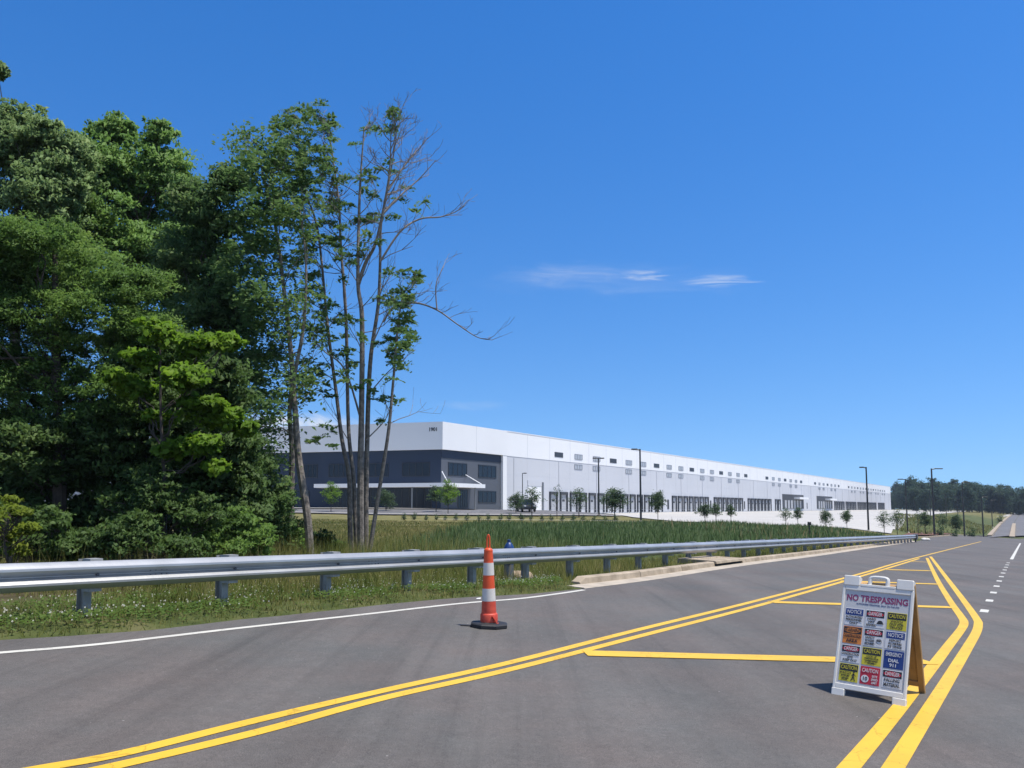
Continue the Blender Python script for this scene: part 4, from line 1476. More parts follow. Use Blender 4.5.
for r_i, row in enumerate(notices):
    for c_i, (head, hc, bc, txt, tcx, icon) in enumerate(row):
        cx = cols[c_i]; y1 = rows_top - rh * r_i; y0 = y1 - rh * .92
        mb = MB(); mb.bbox(cx - cw / 2, cx + cw / 2, y0, y1, .002, .0055, .0012, 0, MF)
        pl = mb.build('notice_plate', MT[bc], panel)
        hh_ = rh * .35
        hm = {'danger': 'black_panel', 'orange': 'black_panel'}.get(hc, hc)
        if hm != bc:
            mb = MB(); mb.box(cx - cw / 2 + .005, cx + cw / 2 - .005, y1 - hh_ - .004, y1 - .005, .004, .0065, 0, MF)
            hd = mb.build('heading_panel', MT[hm], panel)
        if hc in ('danger', 'orange'):
            mb = MB(); disc(mb, cx, y1 - hh_ / 2 - .005, .0072, cw * .44, hh_ * .40)
            mb.build('heading_oval', MT['red_panel' if hc == 'danger' else 'orange_panel'], panel)
        hcol = MT['yellow_panel'] if (hm == 'black_panel' and hc == 'black_panel') else (MT['black_panel'] if hc == 'orange' else MT['white_panel'])
        stext(head, hh_ * .80, cx, y1 - hh_ / 2 - .005, hcol, panel, 1.0, .0085, cw * (.80 if hc != 'danger' else .66), off=.008)
        bx, bw = cx, cw * .88
        if icon == 'hat' or icon == 'face': bx, bw = cx - cw * .17, cw * .55
        if icon == 'walk': bx, bw = cx - cw * .17, cw * .5
        if icon == 'ten': bx, bw = cx + cw * .25, cw * .38
        nl = txt.count('\n') + 1
        lh = (rh * .92 - hh_ - .014) / nl
        for k, line in enumerate(txt.split('\n')):
            stext(line, lh * .98, bx, y1 - hh_ - .008 - lh * (k + .5), MT[tcx], panel, 1.0, .0085, bw, off=.022)
        iy = (y0 + y1 - hh_) / 2
        if icon == 'ten':
            mb = MB(); disc(mb, cx - cw * .24, iy, .0075, cw * .2, cw * .2); mb.build('speed_disc', MT['white_panel'], panel)
            stext('10', cw * .27, cx - cw * .24, iy, MT['black_panel'], panel, 1.0, .009)
        elif icon == 'hat':
            mb = MB()
            pts = [MF @ Vector((cx + cw * .28 + cw * .15 * math.cos(math.pi * k / 10), iy - .004 + cw * .15 * math.sin(math.pi * k / 10), .0085)) for k in range(11)]
            mb.poly(pts); mb.box(cx + cw * .1, cx + cw * .46, iy - .012, iy - .004, .008, .009, 0, MF)
            mb.build('hard_hat_symbol', MT['black_panel'], panel)
        elif icon == 'face':
            mb = MB()
            n = 18
            for k in range(n):
                a0, a1 = 2 * math.pi * k / n, 2 * math.pi * (k + 1) / n
                q_ = [(cx + cw * .3 + r2 * math.cos(a), iy + r2 * math.sin(a), .0085) for r2, a in ((cw * .13, a0), (cw * .15, a0), (cw * .15, a1), (cw * .13, a1))]
                mb.poly([MF @ Vector(p) for p in q_])
            mb.box(cx + cw * .2, cx + cw * .4, iy, iy + .014, .008, .009, 0, MF)
            mb.build('glasses_symbol', MT['black_panel'], panel)
        elif icon == 'walk':
            mb = MB(); x_ = cx + cw * .28
            disc(mb, x_, iy + .038, .0085, .008, .008, 12)
            for a, c, w_ in (((0, .028), (-.003, -.002), .011), ((-.003, -.002), (.014, -.038), .008), ((-.003, -.002), (-.02, -.036), .008), ((0, .024), (.017, .004), .006), ((0, .024), (-.017, .006), .006)):
                a = Vector((x_ + a[0], iy + a[1], .0085)); c = Vector((x_ + c[0], iy + c[1], .0085))
                t_ = (c - a).normalized(); n_ = Vector((-t_.y, t_.x, 0)) * w_ / 2
                mb.poly([MF @ p for p in (a + n_, a - n_, c - n_, c + n_)])
            mb.build('walker_symbol', MT['black_panel'], panel)

# ------------------------------------------------------------------ foliage
def rand_dirs(n, r_=rng):
    v = r_.normal(size=(n, 3))
    return v / np.linalg.norm(v, axis=1, keepdims=True)


def leaf_polys(C, size, flat=0.35, aspect=0.5, r_=rng):
    """C (N,3) centres, size (N,) lengths; flat 0..1 pulls leaf normals upward. Pointed leaf, four corners, slightly folded"""
    n = len(C)
    nrm = rand_dirs(n, r_); nrm[:, 2] = np.abs(nrm[:, 2]) + flat * 1.6
    nrm /= np.linalg.norm(nrm, axis=1, keepdims=True)
    t = rand_dirs(n, r_)
    u = np.cross(nrm, t); u /= np.linalg.norm(u, axis=1, keepdims=True) + 1e-9
    v = np.cross(nrm, u)
    s = size[:, None]
    sag = -nrm * s * 0.10
    return np.stack([C - u * s * .5 + sag, C + v * s * .5 * aspect - u * s * .05, C + u * s * .5 + sag, C - v * s * .5 * aspect - u * s * .05], 1)


def clump_leaves(cl, per, spread, size, flat, aspect, r_=rng):
    C = np.repeat(cl, per, axis=0)
    off = r_.normal(size=C.shape) * spread * np.array([1, 1, 0.62])
    sz = size * (0.6 + 0.8 * r_.random(len(C)))
    return leaf_polys(C + off, sz, flat, aspect, r_)


def ellipsoid_pts(c, rad, n, r_=rng, shell=0.5):
    d = rand_dirs(n, r_)
    ph = r_.random(6) * 6.28
    bump = 1 + 0.16 * np.sin(d[:, 0] * 4 + ph[0]) * np.sin(d[:, 2] * 5 + ph[1]) + 0.13 * np.sin(d[:, 1] * 7 + ph[2] + d[:, 2] * 6)
    rr_ = (shell + (1 - shell) * r_.random(n) ** 0.7) * bump
    return np.asarray(c) + d * rr_[:, None] * np.asarray(rad)


def branch(mb, a, c, r0, r1, jit, n=5, sides=6):
    a, c = Vector(a), Vector(c)
    L_ = (c - a).length
    pts = []
    for k in range(n + 1):
        t = k / n
        p = a.lerp(c, t)
        p.z += -math.sin(t * math.pi) * L_ * 0.06
        if 0 < k < n: p += Vector((random.gauss(0, jit), random.gauss(0, jit), random.gauss(0, jit))) * L_
        pts.append(p)
    mb.tube(pts, [r0 + (r1 - r0) * (k / n) for k in range(n + 1)], sides)
    return pts


def bough_leaves(B, rad, per, leaf, flat, aspect, r_=rng):
    '''B (M,3) bough centres, rad (M,) radii: flattened domes of leaf sprays, fuller on their upper side'''
    M_ = len(B)
    nsp = 9                                        # sprays per bough
    d = rand_dirs(M_ * nsp, r_)
    d[:, 2] = np.where(r_.random(M_ * nsp) < .72, np.abs(d[:, 2]), d[:, 2])
    Bc = np.repeat(B, nsp, axis=0); Rr = np.repeat(rad, nsp)[:, None]
    Sp = Bc + d * Rr * (0.35 + 0.65 * r_.random((M_ * nsp, 1))) * np.array([1.15, 1.15, .60])
    q = max(4, per // nsp)
    C = np.repeat(Sp, q, axis=0)
    off = rand_dirs(len(C), r_) * (r_.random((len(C), 1)) ** .6) * np.repeat(Rr, q, axis=0) * .42 * np.array([1.1, 1.1, .6])
    P = C + off
    sz = leaf * (0.45 + 1.0 * r_.random(len(P)) ** 1.3)
    V = leaf_polys(P, sz, flat, aspect, r_)
    Bq = np.repeat(Bc, q, axis=0); Rq = np.repeat(Rr, q, axis=0)
    n = (P - Bq) / Rq * np.array([1, 1, 1.5]) + np.array([.25, -.35, .85]) + rand_dirs(len(P), r_) * .55
    n /= np.linalg.norm(n, axis=1, keepdims=True) + 1e-9
    gn = np.cross(V[:, 1] - V[:, 0], V[:, 2] - V[:, 0])
    fl = (gn * n).sum(1) < 0
    V[fl] = V[fl][:, ::-1]
    return V, n


def wood_tree(name, label, cat, bx, D, crowns, mat, leaf=0.12, brad=.6, per=420, flat=0.4, aspect=0.5, trunk_r=0.18, bark='bark_dark', shell=0.5, dens=1.0, group=None, limbs=16, depth=0.8):
    '''crowns: (x, y, rx, ry) lobes read at depth D, given real depth and filled with separate boughs'''
    p0 = at(bx, 508, D); z0 = tz(p0.x, D)
    root = thing(name, label, cat, (p0.x, D, z0), 0, group)
    O = np.array([p0.x, D, z0])
    s = D / F
    cls, rads = [], []
    for (x, y, rx, ry) in crowns:
        c = at(x, y, D + random.uniform(-.5, .5))
        a, b_ = rx * s, ry * s
        rb = min(brad, .75 * min(a, b_))
        n = max(5, int(dens * 8.5 * (a * b_) / (rb * rb)))
        ins = max(.35, 1 - .55 * rb / min(a, b_))
        cls.append(ellipsoid_pts((c.x, c.y, c.z), (a * ins, max(a, b_) * ins * depth, b_ * ins), n, shell=shell))
        rads.append(rb * (0.55 + .75 * rng.random(n)))
    cl = np.concatenate(cls); rd = np.concatenate(rads)
    k = cl[:, 2] > z0 + 0.1
    cl, rd = cl[k], rd[k]
    V, nn = bough_leaves(cl - O, rd, int(per * .72), leaf * 1.05, flat * .35, aspect)
    np_polys('crown', V, mat, root, nrm=nn)
    mb = MB()
    top = at(crowns[0][0], crowns[0][1] - crowns[0][3] * .3, D)
    tp = Vector((top.x, top.y, top.z)) - Vector(O)
    pts = [Vector((0, 0, -0.3)), Vector((0.02, 0, 0.5)), tp * .35 + Vector((.05, .03, 0)), tp * .65, tp]
    mb.tube(spline(pts, 4), list(np.linspace(trunk_r, trunk_r * .25, 17)), 8)
    mb.build('trunk', MT[bark], root, smooth=True)
    mb = MB()
    sel = rng.choice(len(cl), min(limbs, len(cl)), replace=False)
    for q in sel:
        e = Vector(cl[q] - O)
        t = min(.9, max(.12, (e.z / max(tp.z, .5)) * .7))
        branch(mb, tp * t, e, trunk_r * .3 * (1 - t * .6), .012, .05)
    mb.build('branches', MT[bark], root, smooth=True)
    return root


wood_tree('oak_tree', 'tall dark oak at the left edge, its crown the highest of the wood', 'tree', 10, 25,
          [(20, 140, 38, 46), (-30, 170, 50, 60), (50, 135, 18, 24), (40, 205, 42, 50), (-15, 255, 70, 60), (-4, 70, 9, 12), (75, 160, 22, 34), (60, 185, 40, 36)], MT['leaf_blue'], 0.13, .62, 430, .35, .55, .28)
wood_tree('oak_tree', 'broad rounded oak behind, just right of the tallest crown', 'tree', 135, 28,
          [(130, 170, 52, 48), (92, 170, 36, 46), (170, 180, 28, 45), (112, 130, 24, 18), (160, 134, 16, 18), (115, 250, 75, 60), (180, 270, 50, 60), (160, 350, 70, 60), (75, 200, 36, 50), (190, 215, 22, 40), (138, 212, 30, 26)], MT['leaf_oak'], 0.135, .70, 430, .35, .55, .3)
wood_tree('locust_tree', 'spreading fine-leaved tree with olive foliage filling the left foreground of the wood', 'tree', 60, 17.5,
          [(55, 265, 80, 52), (15, 330, 75, 75), (100, 318, 70, 52), (132, 290, 38, 34), (40, 400, 75, 62), (115, 400, 60, 52), (-40, 300, 70, 90), (15, 240, 42, 36), (150, 345, 34, 40)], MT['leaf_fine'], 0.075, .42, 420, .5, .42, .2, limbs=26)
wood_tree('wild_cherry', 'slim dark tree between the rounded oak and the tall bare-topped stems', 'tree', 218, 22,
          [(215, 215, 30, 46), (195, 265, 42, 50), (232, 300, 36, 60), (230, 185, 18, 26), (235, 370, 40, 60), (188, 200, 22, 34), (205, 330, 40, 50)], MT['leaf_ail'], 0.115, .50, 330, .4, .5, .15, dens=.8)
wood_tree('maple_tree', 'bright yellow-green maple in front of the dark wood', 'tree', 165, 15.5,
          [(160, 335, 20, 16), (198, 348, 26, 20), (226, 342, 14, 14), (143, 360, 20, 14), (185, 380, 36, 18), (136, 392, 24, 14), (205, 406, 30, 13), (160, 418, 24, 12), (222, 420, 24, 14), (246, 430, 13, 10), (200, 445, 26, 12), (120, 380, 14, 12), (215, 468, 14, 10), (170, 450, 18, 10)], MT['leaf_maple'], 0.11, .33, 150, .5, .75, .06, limbs=14, shell=.2, dens=.95)
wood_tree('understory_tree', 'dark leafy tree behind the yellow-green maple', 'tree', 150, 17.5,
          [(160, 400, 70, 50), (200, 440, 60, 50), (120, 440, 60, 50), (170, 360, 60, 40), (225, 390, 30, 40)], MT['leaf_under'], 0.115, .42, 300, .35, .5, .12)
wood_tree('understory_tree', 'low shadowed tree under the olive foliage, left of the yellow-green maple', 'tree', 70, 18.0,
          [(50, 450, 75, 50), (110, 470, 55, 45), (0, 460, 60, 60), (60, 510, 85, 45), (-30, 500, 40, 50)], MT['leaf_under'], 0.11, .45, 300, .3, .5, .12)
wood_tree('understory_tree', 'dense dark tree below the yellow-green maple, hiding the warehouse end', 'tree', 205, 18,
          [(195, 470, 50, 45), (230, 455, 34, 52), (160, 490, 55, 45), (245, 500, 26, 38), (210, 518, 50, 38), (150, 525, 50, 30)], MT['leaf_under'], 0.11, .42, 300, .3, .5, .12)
for bx, D, cr, lab, mt in (
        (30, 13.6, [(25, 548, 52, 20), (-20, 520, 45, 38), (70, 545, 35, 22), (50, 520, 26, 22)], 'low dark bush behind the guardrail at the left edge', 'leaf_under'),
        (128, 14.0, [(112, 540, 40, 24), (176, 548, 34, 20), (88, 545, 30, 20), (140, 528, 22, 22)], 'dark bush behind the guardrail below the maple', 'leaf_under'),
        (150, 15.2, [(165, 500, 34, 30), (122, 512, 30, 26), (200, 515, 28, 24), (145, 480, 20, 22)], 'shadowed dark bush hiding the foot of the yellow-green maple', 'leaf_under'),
        (232, 15.8, [(222, 547, 36, 22), (256, 540, 24, 26), (195, 552, 34, 16), (238, 520, 20, 18)], 'spreading green bush at the right foot of the wood', 'leaf_fine'),
        (12, 12.9, [(4, 532, 14, 14), (-10, 515, 16, 18), (20, 512, 11, 9), (28, 530, 9, 9), (16, 550, 14, 10), (10, 500, 8, 7)], 'yellow-green sunlit bush at the left edge by the guardrail', 'leaf_yellow'),
        (275, 21, [(272, 520, 18, 24), (290, 538, 20, 18), (258, 525, 18, 26)], 'loose bush at the foot of the leaning twin trunks', 'leaf_fine'),
        (262, 20.3, [(258, 480, 24, 34), (280, 500, 18, 30), (245, 455, 22, 30), (270, 530, 24, 22)], 'tall leafy thicket between the dark wood and the leaning twin trunks', 'leaf_ail'),
        (300, 22.5, [(302, 535, 14, 16), (322, 540, 16, 12)], 'small ragged bush just right of the leaning twin trunks', 'leaf_under'),
        (322, 24, [(318, 542, 18, 12), (336, 547, 14, 8)], 'scrubby low bush left of the multi-stemmed tree', 'leaf_fine')):
    wood_tree('bush', lab, 'bush', bx, D, cr, MT[mt], 0.075, .20, 110, .35, .5, .03, limbs=24, dens=.75, shell=.4)


# tufts of compound leaves (tree-of-heaven habit): leaflets along drooping fronds
def tuft_polys(C, nf=6, fl=0.5, r_=rng, scale=1.0):
    out = []
    for c in C:
        for _ in range(nf):
            a = r_.random() * 6.283
            el = r_.normal(0.25, 0.35)
            d = np.array([math.cos(a) * math.cos(el), math.sin(a) * math.cos(el), math.sin(el)])
            side = np.array([-math.sin(a), math.cos(a), 0])
            L_ = fl * (0.6 + 0.6 * r_.random()) * scale
            for k in range(1, 6):
                t = k / 5
                p = c + d * L_ * t + np.array([0, 0, -0.28 * L_ * t * t])
                w = 0.075 * scale * (1.15 - t * .45)
                for s in (-1, 1):
                    q = p + side * s * w * 1.1
                    e = side * s * w + d * w * .5
                    wv = d * w * .42 + np.array([0, 0, r_.normal(0, .02)])
                    out.append([q - e, q + wv, q + e, q - wv])
    return np.array(out)


ap = at(362, 560, 22.0)
az = tz(ap.x, ap.y)
ail = thing('multi_stem_tree', 'tall multi-stemmed tree with slender grey trunks, sparse leaves and a bare dead top', 'tree', (ap.x, ap.y, az))
AO = Vector((ap.x, ap.y, az))


def stem(px, D, r0, r1, parent, name='trunk', org=AO, mat='bark', sides=8, base=True):
    pts = [at(x, y, D + dd_) - org for x, y, dd_ in px]
    if base:
        pts[0].z = -0.3
    P = spline(pts, 5)
    mb = MB()
    mb.tube(P, list(np.linspace(r0, r1, len(P))), sides)
    mb.build(name, MT[mat], parent, smooth=True)
    return P


stems = []
stems.append(stem([(352, 562, 0), (350, 520, 0), (349, 475, 0), (342, 440, .1), (336, 391, .2), (328, 329, .4), (318, 232, .6), (305, 188, .7), (298, 130, .8)], 22.2, .082, .016, ail))
stems.append(stem([(358, 562, 0), (355, 510, 0), (353.5, 475, 0), (348.5, 428, 0), (346, 318, -.2), (341, 249, -.3), (339, 205, -.4), (334, 165, -.4), (328, 124, -.5)], 22.8, .078, .014, ail))
stems.append(stem([(361, 564, 0), (360.5, 475, 0), (361.6, 409, 0), (362, 318, 0), (358, 283, 0), (359, 215, .2), (361, 171, .2), (364, 130, .2)], 21.6, .10, .016, ail))
stems.append(stem([(366, 562, 0), (366, 504, 0), (368, 409, 0), (371, 355, .1), (378, 307, .2), (380, 270, .3), (381, 225, .3), (388, 188, .3), (394, 152, .3), (398, 122, .3)], 22.3, .082, .010, ail))
stems.append(stem([(367, 560, 0), (377, 504, 0), (388, 435, -.2), (393, 384, -.3), (398, 325, -.4), (403, 295, -.4)], 22.0, .066, .016, ail))
stems.append(stem([(358, 285, 0), (366, 262, 0), (376, 242, -.3), (386, 195, -.5), (390, 165, -.6), (391, 130, -.7)], 21.6, .06, .012, ail, 'limb', base=False))
# side limbs and fine twigs
mb_l = MB(); mb_t = MB(); tuft_c = []
rr_ = random.Random(5)


def twig_fan(p, d, L_, r0, depth, mbx, tips):
    n = 3
    pts = [p.copy()]
    q = p.copy(); dd_ = d.normalized()
    for k in range(n):
        dd_ = (dd_ + Vector((rr_.gauss(0, .18), rr_.gauss(0, .18), rr_.gauss(0.07, .15)))).normalized()
        q = q + dd_ * L_ / n
        pts.append(q.copy())
    mbx.tube(pts, [max(.0042, r0 * (1 - .6 * k / n)) for k in range(n + 1)], 5 if r0 > .012 else 4)
    if depth == 0:
        tips.append(q.copy()); return
    for k in range(rr_.randint(2, 3)):
        a = pts[rr_.randint(1, n)]
        nd = (dd_ + Vector((rr_.gauss(0, .55), rr_.gauss(0, .55), rr_.gauss(.15, .4)))).normalized()
        twig_fan(a, nd, L_ * rr_.uniform(.5, .75), r0 * .45, depth - 1, mbx, tips)


bare_tips, leaf_tips = [], []
for si_, P in enumerate(stems):
    leftish0 = si_ in (0, 1)
    for k in range(len(P)):
        f_ = k / len(P)
        if f_ < .34: continue
        z = P[k].z
        for rep in range(3 if f_ > .55 else 1):
            if rr_.random() > ((.75 if leftish0 else .40) if f_ > .5 else .35): continue
            leftish = si_ in (0, 1)
            sgn = -1 if (leftish and rr_.random() < .7) else (1 if rr_.random() < .62 else -1)
            d = Vector((sgn * rr_.uniform(.4, 1), rr_.uniform(-.8, .8), rr_.uniform(.25, 1.0)))
            tips = leaf_tips if (leftish or (si_ == 4) or (si_ == 2 and f_ < .75)) else bare_tips
            twig_fan(P[k], d, rr_.uniform(.7, 1.5) * (1.2 - .8 * f_), .016, 3 if (not leftish and f_ > .5) else 2, mb_t, tips)
# the long dead limb reaching right, and the upper right bare limbs
dead = [[(383, 322, 0), (395, 306, 0), (416, 303, -.2), (437, 310, -.4), (457, 324, -.5), (477, 337, -.6), (492, 340, -.6)],
        [(380, 262, 0), (400, 232, 0), (420, 219, .3), (440, 217, .4), (455, 212, .5), (463, 206, .5)],
        [(388, 190, 0), (405, 165, .2), (418, 150, .3), (428, 138, .3)],
        [(382, 215, 0), (400, 196, .2), (420, 178, .5), (436, 160, .6)],
        [(437, 310, -.4), (436, 285, -.4), (443, 268, -.3)], [(372, 345, 0), (385, 318, .1), (398, 306, .2)],
        [(366, 440, 0), (385, 420, .3), (392, 402, .4)], [(368, 395, 0), (388, 372, -.2), (402, 362, -.3)], [(361, 420, 0), (345, 370, -.3), (325, 352, -.4), (312, 340, -.5)]]
for q in dead:
    P = stem(q, 22.0, .035 if len(q) > 3 else .022, .008, ail, 'dead_limb', base=False, mat='twig', sides=6)
    for k in range(4, len(P), 2):
        d = (P[k] - P[k - 2]).normalized() + Vector((0, rr_.uniform(-.6, .6), rr_.uniform(-.2, .9)))
        twig_fan(P[k], d, rr_.uniform(.3, .65), .010, 1, mb_t, [])
mb_t.build('twigs', MT['twig'], ail, smooth=True)
lt = np.array([tuple(p) for p in leaf_tips])
bt = np.array([tuple(p) for p in bare_tips])
bt = bt[rng.random(len(bt)) < 0.014]
keep = rng.random(len(lt)) < 0.12
lt = lt[keep]
extra = []
for (x, y, rx, ry, n) in ((300, 150, 34, 42, 60), (285, 225, 22, 55, 46), (318, 185, 26, 40, 26), (320, 270, 24, 50, 24), (330, 330, 24, 30, 14), (400, 335, 13, 34, 40), (396, 300, 14, 12, 10), (345, 230, 20, 40, 9),
                      (318, 385, 26, 22, 16), (352, 360, 20, 30, 12), (385, 400, 14, 30, 7), (370, 172, 28, 24, 7), (418, 195, 14, 20, 3), (325, 440, 14, 16, 6)):
    for _ in range(n):
        a = rng.random() * 6.283; q = rng.random() ** .5
        p = at(x + rx * q * math.cos(a), y + ry * q * math.sin(a), 22.0 + rng.normal(0, .9)) - AO
        extra.append(tuple(p))
C = np.concatenate([lt, bt, np.array(extra)])
np_polys('crown', tuft_polys(C, 6, 0.33, scale=0.8), MT['leaf_ail'], ail)

# the twin leaning trunks at the wood's edge
p2 = at(306, 556, 20.5)
tw = thing('twin_trunk_tree', 'leaning twin-trunked tree with vine-like leaves at the right edge of the wood', 'tree', (p2.x, p2.y, tz(p2.x, p2.y)))
TO = Vector(tw.location)
P6 = stem([(311, 562, 0), (307.6, 519, 0), (298.5, 457, .1), (295, 409, .2), (291, 355, .3), (284, 290, .4), (276, 230, .5), (262, 170, .6), (256, 140, .6)], 20.5, .115, .015, tw, org=TO, mat='bark')
P7 = stem([(288, 558, 0), (291, 500, 0), (292, 450, 0), (290, 400, -.3), (303, 330, -.5), (306, 265, -.6), (300, 210, -.6)], 21.0, .10, .015, tw, org=TO, mat='bark')
mb = MB(); tips6 = []
for P in (P6, P7):
    for k in range(12, len(P)):
        if rr_.random() < .8:
            twig_fan(P[k], Vector((rr_.uniform(-1, .8), rr_.uniform(-1, 1), rr_.uniform(-.1, .8))), rr_.uniform(.7, 1.4) * (1.15 - .75 * k / len(P)), .018, 2, mb, tips6)
mb.build('twigs', MT['bark'], tw, smooth=True)
C1 = np.array([tuple(p) for p in tips6])
C1 = C1[rng.random(len(C1)) < .5]
ex = []
for (x, y, rx, ry, n) in ((262, 200, 30, 55, 60), (245, 260, 28, 60, 60), (275, 300, 30, 50, 50), (262, 360, 32, 50, 55), (255, 430, 30, 45, 60), (240, 160, 26, 24, 26), (290, 400, 18, 40, 18), (270, 480, 20, 40, 26)):
    for _ in range(n):
        a = rng.random() * 6.283; q = rng.random() ** .5
        ex.append(tuple(at(x + rx * q * math.cos(a), y + ry * q * math.sin(a), 20.8 + rng.normal(0, .8)) - TO))
C2 = np.concatenate([C1, np.array(ex)])
V = clump_leaves(C2, 22, 0.21, 0.13, .35, .5)
np_polys('crown', V, MT['leaf_ail'], tw)
twf = np.array([p for p in ex[:90] + ex[210:240]])
np_polys('leaf_tufts', tuft_polys(twf, 5, 0.36), MT['leaf_ail'], tw)


# ------------------------------------------------------------------ young planted trees
def young_proto(h, w, mat, seed, clumps=70, per=34, base_frac=.32, bare=False):
    r2 = np.random.default_rng(seed)
    root = thing('young_tree', 'x', 'tree')
    mb = MB()
    mb.tube([(0, 0, -.2), (0.02, 0, h * .3), (-.01, .02, h * .6), (0.01, 0, h * .92)], [h * .014, h * .012, h * .008, h * .003], 6)
    tr = mb.build('trunk', MT['bark_dark'], root, smooth=True)
    cz = h * (base_frac + 1) / 2
    cl = ellipsoid_pts((0, 0, cz), (w / 2, w / 2, h * (1 - base_frac) / 2), clumps, r2, .25)
    k = np.clip(1.15 - (cl[:, 2] / h - base_frac) * .7, .35, 1.1)
    cl[:, :2] *= k[:, None]
    mb = MB()
    for c in cl[::2]:
        a = Vector((0, 0, max(h * base_frac * .8, c[2] - .35 * h * .5)))
        mb.tube([a, (a + Vector(c)) / 2 + Vector((0, 0, -.02)), Vector(c)], [h * .005, h * .003, h * .0015], 4)
    mb.build('branches', MT['bark_dark'], root)
    V = clump_leaves(cl, per, w * .085, 0.15, .3, .6, r2)
    np_polys('crown', V, MT[mat], root)
    return root


YP = [young_proto(3.2, 2.1, 'leaf_young', 1), young_proto(3.2, 1.6, 'leaf_young', 2, 60, 26), young_proto(3.2, 1.9, 'leaf_young', 3, 46, 20), young_proto(3.2, 2.1, 'leaf_lime', 4, 70, 30), young_proto(3.2, 2.4, 'leaf_young', 5, 90, 32, .16), young_proto(3.2, 1.5, 'leaf_young', 6, 20, 9)]
YU = set()

ytrees = [  # x, base y, top y, depth, proto, width factor, label
    (331, 507, 483, 104, 3, .9, 'bright lime young tree before the navy office front, seen left of the multi-stemmed trunks'),
    (386, 508, 488, 108, 4, 1.1, 'dull green young tree before the office front, just right of the multi-stemmed trunks'),
    (436, 510, 485, 106, 1, 1.4, 'darker young tree at the office corner, left of the lime one'),
    (448, 514, 481, 100, 3, .9, 'lime green young tree at the navy office corner, the tallest by the office'),
    (516, 512, 491, 103, 4, 1.0, 'bushy young tree at the left of the parked dark car'),
    (532, 516, 487, 95, 2, 1.25, 'thin young tree in front of the parked dark car'),
    (557, 519, 484, 92, 5, .7, 'nearly bare young tree with a small tuft, right of the parked dark car'),
    (579, 517, 488, 95, 2, 1.15, 'sparse young tree left of the shorter light pole by the dock wall'),
    (615, 521, 486, 90, 0, 1.2, 'fullest young tree, standing between the two light poles by the docks'),
    (658, 522, 489, 90, 0, .85, 'dark young tree just right of the tall light pole'),
    (705, 524, 503, 89, 0, 1.25, 'left of a close pair of young trees at the edge of the truck court'),
    (716, 524, 503, 91, 1, 1.3, 'right of a close pair of young trees at the edge of the truck court'),
    (731, 523, 504, 92, 1, 1.1, 'small young tree right of the close pair at the truck court edge'),
    (786, 527, 508, 91, 2, 1.3, 'open crowned young tree before the first tall loading bay'),
    (798, 526, 507, 93, 1, 1.1, 'narrow dark young tree before the first tall loading bay'),
    (826, 528, 508, 92, 4, .9, 'vase shaped young tree before the second tall loading bay'),
    (847, 528, 509, 94, 0, .95, 'dark rounded young tree left of the pole at the far end of the warehouse'),
    (884, 527, 511, 99, 2, 1.1, 'pale open young tree just right of the pole at the far end of the warehouse'),
    (897, 527, 510, 101, 2, 1.0, 'second young tree right of the pole at the far end of the warehouse'),
    (918, 525, 511, 118, 5, 1.2, 'almost leafless young tree on the bank left of the tall junction pole'),
    (925, 523, 511, 125, 1, 1.2, 'small dark young tree immediately left of the tall junction pole'),
    (943, 526, 513, 130, 2, .9, 'low bushy young tree on the bank right of the tall junction pole'),
    (956, 524, 513, 140, 0, .8, 'rounded young tree high on the bank between the last two junction poles'),
]
for (x, yb, yt, D, pi, wf, lab) in ytrees:
    o = YP[pi] if pi not in YU else copy_tree(YP[pi])
    YU.add(pi)
    p = at(x, yb, D); z = tz(p.x, p.y)
    top_ = at(x, yt, D).z
    hgt = max(1.6, top_ - z) / 3.2
    o.location = (p.x, p.y, z)
    o.rotation_euler = (0, 0, random.uniform(0, 6.28))
    o.scale = (hgt * wf, hgt * wf, hgt)
    tag(o, lab, 'tree', 'young trees planted round the warehouse')

# row of clipped shrubs by the drive
sp_root = thing('shrub', 'x', 'shrub')
r3 = np.random.default_rng(9)
mb = MB()
for k in range(7):
    a = k * .9; mb.tube([(0, 0, -.1), (math.cos(a) * .15, math.sin(a) * .15, .35)], [.015, .006], 4)
mb.build('stems', MT['bark_dark'], sp_root)
cl = ellipsoid_pts((0, 0, .34), (.26, .26, .32), 26, r3, .3)
np_polys('foliage', clump_leaves(cl, 14, .07, .09, .3, .55, r3), MT['leaf_young'], sp_root)
for k in range(21):
    x = 404 + k * 10.6 + random.uniform(-1.5, 1.5)
    o = sp_root if k == 0 else copy_tree(sp_root)
    D = 87 + random.uniform(-.4, .4)
    p = at(x, 518, D)
    o.location = (p.x, p.y, tz(p.x, p.y)); o.rotation_euler = (0, 0, random.uniform(0, 6)); s = random.uniform(.85, 1.25); o.scale = (s, s, s)
    tag(o, 'small round shrub in the evenly spaced row along the grass before the office drive', 'shrub', 'row of small shrubs')
for q, (x, y, D, s, lab) in enumerate(((575, 531, 50, 1.0, 'x'),)):
    pass
for (x, y, D, s, lab) in ((940, 530, 122, 2.2, 'dark scrubby shrub on the bank behind the tall junction pole'), (972, 531, 138, 2.8, 'dark spreading shrub between the last two junction poles'),
                          (955, 533, 128, 2.0, 'small dark shrub at the bank foot beside the junction'), (1000, 519, 250, 3.5, 'dark shrub beside the far road crest')):
    o = copy_tree(sp_root); p = at(x, y, D); o.location = (p.x, p.y, tz(p.x, p.y)); o.scale = (s * 1.3, s, s)
    tag(o, lab, 'shrub'); 
    if 'group' in o: del o['group']

